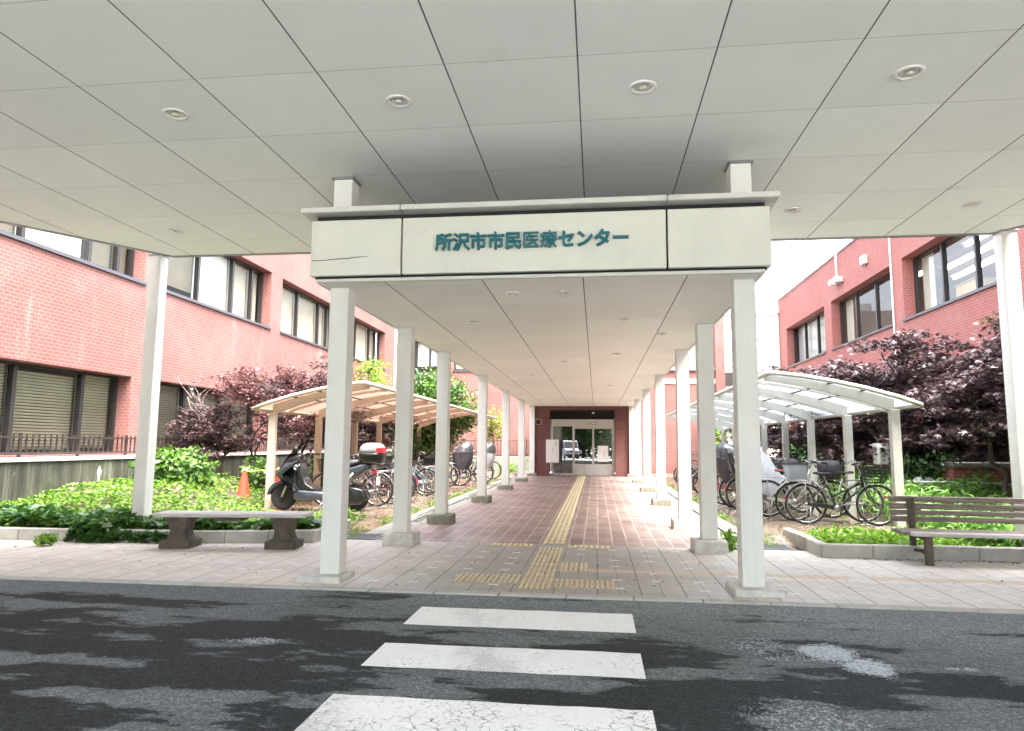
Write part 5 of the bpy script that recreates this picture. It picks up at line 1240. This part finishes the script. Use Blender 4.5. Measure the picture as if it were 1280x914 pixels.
for (x, y, z, r, lab) in ((6.3, 14.6, .62, .13, 'pale garden rock nearer the utility cabinet'), (6.62, 14.9, .62, .12, 'pale garden rock nearer the brick planter')):
    mb = MB(); rings = []
    for i in range(9):
        a = -PI / 2 + PI * i / 8
        rings.append([(r * math.cos(a) * math.cos(b) * (1 + .18 * math.sin(3 * b + x * 5)), r * .8 * math.cos(a) * math.sin(b), r * 1.3 * math.sin(a) * (1 + .12 * math.cos(2 * b))) for b in np.linspace(0, 2 * PI, 14, endpoint=False)])
    mb.loft(rings); o = mb.build('rock', m_rock); o.location = (x, y, z); tag(o, lab, 'rock', 'pale garden rocks')
    
# ------------------------------------------------------------------ what the door glass mirrors, across the drive
m_van = plain('van_white_paint', (.36, .40, .46), .2, var=.04, coat=.5)
def van(x, y, rz, label):
    t = empty('van', (x, y, -.03), rz); tag(t, label, 'van', 'vans across the drive')
    mb = MB(); mb.prism([(-1.6, .35), (-1.6, 1.75), (-1.45, 1.86), (.7, 1.86), (1.15, 1.10), (1.62, .95), (1.68, .35)], -.72, .72, axis='y'); mb.build('body', m_van, t, bevel=.06)
    mb = MB(); mb.loft([[(.80, -.62, 1.72), (.80, .62, 1.72)], [(1.19, -.66, 1.10), (1.19, .66, 1.10)]], cap=False, closed=False); mb.build('windscreen', m_black, t)
    for s in (-1, 1):
        mb = MB(); mb.box(-.05, .78, s * .722 - .003, s * .722 + .003, 1.12, 1.66); mb.box(-1.4, -.12, s * .722 - .003, s * .722 + .003, 1.12, 1.66); mb.build('side_window', m_black, t)
        mb = MB(); mb.box(1.64, 1.70, s * .5 - .14, s * .5 + .14, .70, .88, bev=.02); mb.build('headlight', m_chrome, t)
        for wx in (-1.05, 1.05):
            mb = MB(); mb.lathe([(0, -.07), (.2, -.07), (.27, -.05), (.28, 0), (.27, .05), (.2, .07), (0, .07)], 20, axis='y', c=(wx, s * .66, .28)); mb.build('wheel', m_rubber, t)
    mb = MB(); mb.box(1.66, 1.74, -.70, .70, .30, .55, bev=.03); mb.build('bumper', m_black, t)
    mb = MB(); mb.box(1.70, 1.715, -.25, .25, .70, .86); mb.build('grille', m_black, t)
van(-2.75, -10.2, R(76), 'white van across the drive mirrored in the door glass, nearer the middle')
van(-5.0, -10.8, R(76), 'white van across the drive mirrored in the door glass, farther left')

# ------------------------------------------------------------------ vegetation
m_maple_r = leafmat('purple_maple_leaf', [(.035, .020, .023), (.058, .033, .036), (.10, .062, .065), (.15, .105, .107)], .30, .15, .6)
m_maple_g = leafmat('olive_maple_leaf', [(.065, .058, .018), (.10, .075, .022), (.08, .04, .025)], .4, .35)
m_maple_l = leafmat('red_maple_leaf', [(.11, .040, .038), (.18, .075, .068), (.07, .028, .03), (.23, .115, .108)], .42, .25, .45)
m_maple_l2 = leafmat('dusky_maple_leaf', [(.05, .027, .030), (.09, .052, .055), (.035, .02, .023)], .42, .2)
m_bark = plain('maple_bark', (.055, .038, .030), .9, var=.35, scale=14, bump=.6, bscale=40)
m_deadtwig = plain('dead_twig', (.26, .20, .185), .85, var=.2)
m_ivy = leafmat('ivy_leaf', [(.05, .13, .015), (.11, .24, .022), (.165, .29, .03), (.025, .07, .01)], .38, .3)
m_ivyd = leafmat('dark_ivy_leaf', [(.03, .09, .022), (.055, .145, .03), (.10, .21, .04), (.04, .09, .045)], .32, .25)
m_lime = leafmat('lime_leaf', [(.12, .28, .015), (.23, .42, .035), (.06, .16, .015)], .45, .35)
m_green = leafmat('green_leaf', [(.045, .11, .014), (.09, .185, .022), (.022, .06, .010)], .4, .3)
m_bamboo = leafmat('bamboo_grass_leaf', [(.07, .19, .03), (.14, .31, .05), (.23, .42, .07), (.04, .11, .025)], .42, .3)
m_yellow = leafmat('yellow_green_leaf', [(.20, .23, .035), (.28, .29, .06), (.14, .19, .03)], .45, .5)
m_dkgreen = leafmat('dark_green_leaf', [(.03, .08, .022), (.045, .11, .03), (.06, .14, .035)], .35, .25)

def limb(mb, a, b, r0, r1, wob=.12, n=6, rs=None):
    rs = rs or random
    a = Vector(a); b = Vector(b); d = b - a; L = d.length
    pts = []; rr = []
    for i in range(n + 1):
        t = i / n; w = math.sin(PI * t) * wob * L
        pts.append(a + d * t + Vector((rs.uniform(-1, 1), rs.uniform(-1, 1), rs.uniform(-.4, .9))) * w * .6); rr.append(r0 + (r1 - r0) * t)
    mb.tube(pts, rr, 7); return pts

def tree(name, base, stems, pads, leafsize, shape, mats, label, cat='tree', group=None, n_leaf=220, pad_r=(.50, .09), bark=None, tilt=.45, trunk_r=.05, dead=0):
    """pads: (x,y,z, scale) world centres of leaf layers; every pad is carried by a branch"""
    t = empty(name, base); tag(t, label, cat, group)
    B = Vector(base); bark = bark or m_bark
    mb = MB(); nodes = []
    for (top, r) in stems:
        p = limb(mb, (random.uniform(-.06, .06), random.uniform(-.06, .06), -.05), Vector(top) - B, r, r * .35, .10, 8); nodes += p[3:]
    mb.build('trunk', bark, t)
    mb = MB(); uniq = list(dict.fromkeys(mats)); L = [[] for _ in uniq]
    for (x, y, z, s) in pads:
        c = Vector((x, y, z)) - B
        nd = min(nodes, key=lambda q: (q - c).length + (.6 if q.z > c.z else 0))
        q = limb(mb, nd, c, .018 * s + .006, .005, .16, 5)
        for _ in range(3):
            e = c + Vector((random.uniform(-1, 1) * pad_r[0] * .8, random.uniform(-1, 1) * pad_r[0] * .8, random.uniform(-.05, .08))) * s
            limb(mb, q[-3], e, .006, .002, .12, 3)
        k = int(n_leaf * s); nsub = 7
        sub = rng.normal(0, 1, (nsub, 3)) * np.array([pad_r[0] * .55, pad_r[0] * .55, pad_r[1] * .7]) * s
        w = rng.integers(0, nsub, k)
        pts = sub[w] + rng.normal(0, 1, (k, 3)) * np.array([pad_r[0] * .30, pad_r[0] * .30, pad_r[1] * .45]) * s
        rad = np.hypot(pts[:, 0], pts[:, 1]); pts[:, 2] -= rad * rad * .22
        mi = uniq.index(mats[int(rng.integers(0, len(mats)))])
        L[mi].append(leaves(pts + np.array(c), leafsize, shape, tilt))
    mb.build('branches', bark, t)
    for mi, m in enumerate(uniq):
        if L[mi]: leaf_mesh('crown', m, np.concatenate(L[mi]), len(shape), t)
    if dead:
        mb = MB()
        for i in range(dead):
            a = Vector(stems[0][0]) - B + Vector((random.uniform(-.3, .2), random.uniform(-.3, .3), random.uniform(-.5, .0)))
            p = limb(mb, a, a + Vector((random.uniform(-.75, .35), random.uniform(-.4, .3), random.uniform(.15, .95))), .010, .003, .25, 6)
            for q in p[2:]:
                for _ in range(2): limb(mb, q, q + Vector((random.uniform(-.3, .25), random.uniform(-.2, .2), random.uniform(.05, .3))), .0045, .0015, .2, 3)
        mb.build('bare_twigs', m_deadtwig, t)
    return t

def crown_pads(c, r, n, seed, flat=1.0, lower=-.6, s=(.75, 1.25), shell=.35):
    rs = random.Random(seed); out = []
    while len(out) < n:
        v = Vector((rs.gauss(0, 1), rs.gauss(0, 1), rs.gauss(0, 1) * flat))
        if v.length < 1e-3: continue
        v.normalize()
        if v.z < lower: continue
        k = shell + (1 - shell) * rs.random() ** .6
        out.append((c[0] + v.x * r[0] * k, c[1] + v.y * r[1] * k, c[2] + v.z * r[2] * k, rs.uniform(*s)))
    return out

# right: purple maples from the near post back to the far end of the bed
tree('maple_tree', (6.9, 12.6, .2), [((7.2, 12.4, 2.3), .075), ((7.9, 12.9, 2.2), .06), ((6.7, 13.2, 2.2), .06)], crown_pads((7.3, 12.7, 2.3), (1.4, 1.5, 1.35), 60, 1, lower=-.95), .135, STAR, [m_maple_r] * 5 + [m_maple_g],
     'dark purple maple nearest the right porch post, with olive patches in its crown', group='purple maples on the right', n_leaf=330)
tree('maple_tree', (7.0, 16.4, .2), [((6.6, 16.2, 2.7), .08), ((7.5, 16.8, 2.8), .065), ((6.2, 16.9, 2.4), .055)], crown_pads((6.75, 16.6, 2.55), (1.75, 2.0, 1.6), 84, 2, lower=-.9), .14, STAR, [m_maple_r],
     'widest purple maple behind the front of the right shelter', group='purple maples on the right', n_leaf=330)
tree('maple_tree', (6.9, 21.2, .2), [((6.6, 21.0, 2.7), .07), ((7.3, 21.6, 2.7), .06)], crown_pads((6.75, 21.2, 2.4), (1.5, 2.1, 1.65), 70, 3, lower=-.95), .145, STAR, [m_maple_r],
     'middle purple maple below the second right window', group='purple maples on the right', n_leaf=280)
tree('maple_tree', (6.9, 26.0, .2), [((6.7, 26.0, 2.8), .07), ((7.4, 26.4, 2.7), .06)], crown_pads((6.8, 26.1, 2.5), (1.5, 2.3, 1.8), 60, 4, lower=-.95), .15, STAR, [m_maple_r],
     'farthest purple maple below the last right window', group='purple maples on the right', n_leaf=240)
# left: red maples in front of the pink wall
tree('maple_tree', (-8.65, 15.2, .5), [((-8.9, 15.2, 2.0), .045), ((-8.5, 15.1, 2.1), .04)], [(-9.35, 15.2, 2.05, .9), (-9.0, 15.0, 1.85, 1.0), (-9.5, 15.4, 1.65, 1.0), (-9.0, 15.4, 1.45, 1.1), (-8.6, 15.0, 1.5, 1.0), (-9.6, 15.3, 1.35, .9), (-8.8, 15.3, 2.15, .8), (-8.4, 15.2, 1.75, .9), (-9.2, 15.0, 1.25, 1.0), (-8.5, 15.4, 1.25, .9), (-8.1, 15.2, 1.45, .8), (-9.3, 15.1, 1.85, .8), (-8.9, 15.0, 1.6, 1.0)], .095, STAR, [m_maple_l2],
     'small dusky maple with bare pale twigs on top, left of the red cone', group='red maples on the left', n_leaf=500, pad_r=(.46, .10), dead=11)
tree('maple_tree', (-8.35, 15.7, .5), [((-7.9, 15.6, 1.6), .05), ((-7.7, 15.7, 2.6), .035)], crown_pads((-7.95, 15.8, 2.5), (1.0, 1.0, .75), 24, 6, lower=-.7) + [(-7.3, 15.5, 1.75, .9), (-7.0, 15.4, 1.5, .8), (-7.5, 15.6, 1.95, .9), (-6.8, 15.6, 1.9, .9)], .095, STAR, [m_maple_l, m_maple_l, m_maple_l2],
     'bright red maple with a leaning trunk behind the red cone', group='red maples on the left', n_leaf=210, pad_r=(.42, .11))
tree('maple_tree', (-7.9, 17.6, .4), [((-7.9, 17.6, 2.4), .06), ((-7.3, 17.8, 2.4), .05)], crown_pads((-7.5, 17.8, 2.4), (1.15, 1.5, 1.15), 58, 8, lower=-.95), .11, STAR, [m_maple_l2, m_maple_l],
     'pinkish maple crown rising behind the left shelter roof', group='red maples on the left', n_leaf=230)
tree('maple_tree', (-8.0, 21.0, .4), [((-7.9, 21.0, 2.4), .06), ((-7.4, 21.3, 2.3), .05)], crown_pads((-7.7, 21.1, 2.15), (1.15, 1.9, 1.25), 60, 9, lower=-.95), .12, STAR, [m_maple_l2],
     'dusky maple behind the middle of the left shelter', group='red maples on the left', n_leaf=230)
# bright green tree behind the left shelter, yellow ones farther on
tree('green_tree', (-6.9, 26.0, .3), [((-6.4, 26.0, 2.6), .08), ((-6.9, 26.3, 2.7), .07)], crown_pads((-6.35, 26.1, 2.6), (1.7, 1.6, 1.55), 70, 10, lower=-.9, flat=1), .13, DIAMOND, [m_green, m_green, m_dkgreen], 'rounded bright green tree behind the left shelter roof', n_leaf=230, pad_r=(.5, .3), tilt=.8)
tree('climbing_plant', (-9.55, 27.8, .9), [((-9.5, 27.8, 4.3), .035)], crown_pads((-9.4, 27.4, 4.15), (.6, 1.7, .75), 20, 11, lower=-.9), .12, DIAMOND, [m_yellow, m_lime], 'yellow-green foliage below the last upper window of the pink building', cat='plant', n_leaf=55, pad_r=(.4, .3), tilt=.9)
tree('yellow_shrub', (-4.75, 31.4, .0), [((-4.75, 31.4, 2.3), .03)], crown_pads((-4.75, 31.4, 2.15), (.6, .6, .8), 18, 12, lower=-1), .12, DIAMOND, [m_yellow], 'slim yellow-green shrub between the left columns near the entrance railing', cat='shrub', n_leaf=75, pad_r=(.3, .25), tilt=.9)
def shrub(name, x, y, z, rx, ry, h, n, mat, size, label, shape=DIAMOND, group=None):
    t = empty(name, (x, y, z)); tag(t, label, 'shrub', group)
    mb = MB()
    for i in range(9):
        a = random.uniform(0, 2 * PI); limb(mb, (0, 0, -.05), (rx * .7 * math.cos(a), ry * .7 * math.sin(a), h * random.uniform(.6, .95)), .012, .004, .15, 4)
    mb.build('stem', m_bark, t)
    v = rng.normal(0, 1, (n, 3)); v /= np.linalg.norm(v, axis=1)[:, None]
    k = rng.uniform(.55, 1.05, n) + .10 * np.sin(v[:, 0] * 6 + x) + .10 * np.sin(v[:, 1] * 7 + y) + .08 * np.sin(v[:, 2] * 9)
    p = v * k[:, None] * np.array([rx, ry, h * .55]); p[:, 2] += h * .5
    nn = v * .9 + np.array([0, 0, .8]); nn /= np.linalg.norm(nn, axis=1)[:, None]
    leaf_mesh('foliage', mat, leaves(p, size, shape, .45, normal=nn), len(shape), t)
shrub('leafy_shrub', -8.6, 13.3, .5, .85, .55, .72, 1900, m_green, .12, 'bright green leafy shrub just right of the left porch post', group='shrubs of the left bed')
shrub('leafy_shrub', -7.6, 14.9, .4, .4, .35, .62, 420, m_green, .11, 'small green shrub behind the faded red cone', group='shrubs of the left bed')
shrub('leafy_shrub', -6.9, 17.2, .2, .5, .6, .9, 700, m_green, .12, 'green shrub seen through the scooter handlebars', group='shrubs of the left bed')
shrub('leafy_shrub', -6.2, 24.6, .1, 1.0, .9, 1.75, 2600, m_dkgreen, .13, 'dark green bush under the end of the left shelter roof', group='shrubs of the left bed')
shrub('leafy_shrub', -4.2, 32.6, .0, .5, .4, .55, 400, m_lime, .11, 'low lime shrub at the foot of the mossy wall', group='shrubs of the left bed')
shrub('leafy_shrub', 5.6, 33.1, .5, .7, .6, 3.2, 900, m_lime, .16, 'tall lime-green shrub beside the far right brick pillar', group='shrubs of the far right')
shrub('leafy_shrub', 7.1, 14.0, .2, .38, .3, .75, 330, m_bamboo, .16, 'spiky green shrub before the brick planter', shape=BLADE, group='shrubs of the right bed')
shrub('dark_shrub', 6.85, 15.3, .7, .75, .5, .7, 1100, m_dkgreen, .10, 'dark clipped shrub under the widest purple maple', group='shrubs of the right bed')
shrub('dark_shrub', 5.6, 19.3, .0, .6, 1.2, 1.3, 1300, m_dkgreen, .11, 'dark green bush between the right shelter posts', group='shrubs of the right bed')

# ground cover
def cover(name, mat, n, size, shape, fn, tilt, label=None):
    pts = fn(n); o = leaf_mesh(name, mat, leaves(pts, size, shape, tilt), len(shape)); o['kind'] = 'stuff'
    return o
def lump(x, y, s=1.0): return .5 + .25 * np.sin(x * 2.3 * s + 1.3) * np.cos(y * 2.9 * s) + .25 * np.sin(x * 4.9 * s + y * 3.7 * s)
def left_h(x, y):
    f = np.clip((y - 8.7) / 3.6, 0, 1)
    return .16 + .44 * f ** .8 * np.clip((-x - 6.5) / 1.8, .0, 1) + .12 * lump(x, y)
def left_front(x): return np.where(x < -5.7, 8.87 + (x + 11) * .047, 9.12 + (x + 5.7) * .2)
mb = MB(); nx, ny = 40, 30; vs = []
for j in range(ny + 1):
    for i in range(nx + 1):
        x = -9.65 + (5.55) * i / nx; yf = float(left_front(np.array(x))) + .10; y = yf + (17.5 - yf) * (j / ny) ** 1.3
        vs.append((x, y, float(left_h(np.array(x), np.array(y))) - .15 if x < -6.5 or y < 11 else .02))
mb.add(vs, [(j * (nx + 1) + i, j * (nx + 1) + i + 1, (j + 1) * (nx + 1) + i + 1, (j + 1) * (nx + 1) + i) for j in range(ny) for i in range(nx)], smooth=True)
struct('planting_bed', mb, m_soil)
def f_left(n):
    x = rng.uniform(-9.6, -4.0, n); yf = left_front(x) + .05; y = yf + (15.2 - yf) * rng.uniform(0, 1, n) ** 1.6
    keep = ((x < -6.45) | (y < 11.9)) & ~((np.abs(x + 7.12 + (y - 13.0) * .2) < .14) & (y > 13.0) & (y < 14.1)); x, y = x[keep], y[keep]
    return np.stack([x, y, left_h(x, y) - rng.uniform(0, .13, len(x))], 1)
cover('ground_cover', m_ivy, 15000, .085, DIAMOND, f_left, .45)
def f_leftf(n):
    x = np.concatenate([rng.uniform(-10.5, -5.55, int(n * .9)), rng.uniform(-5.5, -4.0, n - int(n * .9))])
    t = rng.uniform(-.18, .75, n); y = left_front(x) + t
    spill = np.clip(.5 + .5 * np.sin(x * 2.6 + .4) + .3 * np.sin(x * 6.1), 0, 1)
    y = np.where(t < 0, left_front(x) + t * spill, y)
    z = np.where(t < .06, rng.uniform(0, 1, n) * .24 * spill + .02, left_h(x, y) + .03 - rng.uniform(0, .1, n))
    k = (t > .06) | ((spill > .35) & (x < -5.5))
    return np.stack([x, y, z], 1)[k]
cover('ground_cover', m_ivyd, 6500, .13, HEART, f_leftf, .6)
def f_right(n):
    x = rng.uniform(4.85, 8.6, n); y = 9.6 + (22) * rng.uniform(0, 1, n) ** 1.9
    h = .22 + .42 * np.clip((y - 10) / 3.5, 0, 1) * np.clip((x - 4.6) / .8, .15, 1) + .22 * lump(x, y, 1.3)
    return np.stack([x, y, h - rng.uniform(0, .3, n)], 1)
cover('ground_cover', m_bamboo, 20000, .19, BLADE, f_right, .75)
def f_rightf(n):
    x = rng.uniform(2.95, 9.5, n); y = 9.40 + rng.uniform(0, 1, n) ** .8 * 1.65
    edge = np.clip((x - 2.9) / .5, 0, 1)
    h = .045 + (.04 + .11 * lump(x * 1.7, y, 1.4)) * edge
    k = rng.uniform(0, 1, n) < .35 + .65 * lump(x * 1.3 + 2, y * 1.2)
    return np.stack([x, y, h + .05 - rng.uniform(0, .16, n)], 1)[k]
cover('ground_cover', m_lime, 16000, .072, DIAMOND, f_rightf, .85)
def f_strip(n):
    s = rng.integers(0, 2, n); d = 2.96 + np.abs(rng.normal(0, .10, n)); y = rng.uniform(9.9, 26, n)
    k = lump(d * 0 + 3, y * 1.1) + rng.uniform(-.25, .25, n) > .48
    x = np.where(s == 0, -.62 - d, -.62 + d); return np.stack([x, y, np.clip((d - 2.95) / .35, 0, 1) * .1 + rng.uniform(0, .06, n)], 1)[k]
cover('grass', m_lime, 4200, .07, BLADE, f_strip, .9)
m_dead = leafmat('dead_leaf', [(.16, .09, .045), (.24, .14, .07), (.10, .06, .035)], .8, .1)
def f_dead(n):
    a = int(n * .6)
    x = np.concatenate([rng.uniform(3.2, 9, a), rng.uniform(-9, 8, n - a)]); y = np.concatenate([9.22 - np.abs(rng.normal(0, .07, a)), rng.uniform(6.7, 9.0, n - a)])
    return np.stack([x, y, rng.uniform(.006, .018, n)], 1)
cover('fallen_leaves', m_dead, 620, .035, DIAMOND, f_dead, .25)
# tuft beside the second right column, weeds by the left kerb
def tuft(x, y, z, h, n, label):
    t = empty('grass_tuft', (x, y, z)); tag(t, label, 'plant')
    p = rng.normal(0, 1, (n, 3)) * np.array([.05, .05, 0]); p[:, 2] = rng.uniform(.02, h, n)
    leaf_mesh('blades', m_lime, leaves(p, .13, BLADE, 1.6), 4, t)
    mb = MB(); mb.tube([(0, 0, -.02), (.01, 0, h * .5), (.0, .01, h)], [.006, .004, .001], 5); mb.build('stem', m_lime, t)
tuft(1.75, 9.62, 0, .26, 130, 'grass tuft growing against the footing of the second right column')
tuft(-4.05, 11.0, .02, .28, 90, 'single weed growing behind the frontmost left column')
tuft(-7.3, 8.55, 0, .14, 110, 'low lime weed at the foot of the left bed kerb')
tuft(-8.4, 8.4, 0, .16, 110, 'low lime weed on the paving at the far left edge')

# trees across the drive, behind the camera, mirrored in the door glass
for i, (x, y) in enumerate(((-6.5, -19), (-1.5, -21), (4, -19.5), (9.5, -21), (-12, -20))):
    tree('street_tree', (x, y, -.05), [((x, y, 4.5), .22), ((x + .8, y, 4.2), .14)], crown_pads((x, y, 4.3), (3.0, 2.2, 3.4), 70, 30 + i, lower=-1, s=(.9, 1.3)), .42, DIAMOND, [m_dkgreen], 'dark tree across the drive mirrored in the entrance glass', group='trees across the drive', n_leaf=110, pad_r=(1.0, .8), tilt=.9)
mb = MB(); 
n = 5000; p = np.stack([rng.uniform(-16, 14, n), rng.uniform(-24.5, -23.5, n), rng.uniform(0, 3.4, n)], 1)
o = leaf_mesh('hedge', m_dkgreen, leaves(p, .5, DIAMOND, 1.0), 4); tag(o, 'dark hedge across the drive mirrored in the entrance glass', 'hedge')

# ------------------------------------------------------------------ light, sky, camera
w = bpy.data.worlds.new('World'); scene.world = w; w.use_nodes = True
nt = w.node_tree; bg = nt.nodes['Background']
SUN_EL, SUN_AZ = R(68), R(135)          # azimuth clockwise from +Y
sky = nt.nodes.new('ShaderNodeTexSky'); sky.sky_type = 'NISHITA'; sky.sun_disc = False; sky.sun_elevation = SUN_EL; sky.sun_rotation = SUN_AZ
sky.air_density = 1.0; sky.dust_density = 6.0; sky.ozone_density = .5
hs = nt.nodes.new('ShaderNodeHueSaturation'); hs.inputs['Saturation'].default_value = .50
nt.links.new(sky.outputs[0], hs.inputs['Color']); nt.links.new(hs.outputs[0], bg.inputs['Color']); bg.inputs['Strength'].default_value = SKY
sl = bpy.data.lights.new('sun', 'SUN'); sl.energy = SUN; sl.angle = R(45); sl.color = (1, .975, .94)
so = bpy.data.objects.new('sun', sl); link(so)
d = Vector((math.sin(SUN_AZ) * math.cos(SUN_EL), math.cos(SUN_AZ) * math.cos(SUN_EL), math.sin(SUN_EL)))
so.rotation_euler = (-d).to_track_quat('-Z', 'Y').to_euler(); so.location = d * 60

F, YAW, PITCH, ROLL, H = 859.92, .1221, .1146, .0071, 1.38
cy, sy = math.cos(YAW), math.sin(YAW)
fwd = Vector((-sy * math.cos(PITCH), cy * math.cos(PITCH), math.sin(PITCH))); r0 = Vector((cy, sy, 0)); u0 = r0.cross(fwd)
rr = r0 * math.cos(ROLL) + u0 * math.sin(ROLL); uu = -r0 * math.sin(ROLL) + u0 * math.cos(ROLL)
cd = bpy.data.cameras.new('camera'); cd.sensor_width = 36; cd.lens = 36 * F / 1280; cd.clip_end = 1000; cd.clip_start = .05
co = bpy.data.objects.new('camera', cd); link(co)
co.matrix_world = Matrix(((rr.x, uu.x, -fwd.x, 0), (rr.y, uu.y, -fwd.y, 0), (rr.z, uu.z, -fwd.z, H), (0, 0, 0, 1)))
scene.camera = co
vs_ = scene.view_settings; vs_.view_transform = 'Standard'; vs_.look = 'None'; vs_.exposure = EXPO; vs_.gamma = 1
scene.cycles.max_bounces = 10; scene.cycles.diffuse_bounces = 4; scene.cycles.transparent_max_bounces = 24; scene.cycles.glossy_bounces = 4
scene.cycles.sample_clamp_indirect = 8; scene.cycles.use_denoising = True
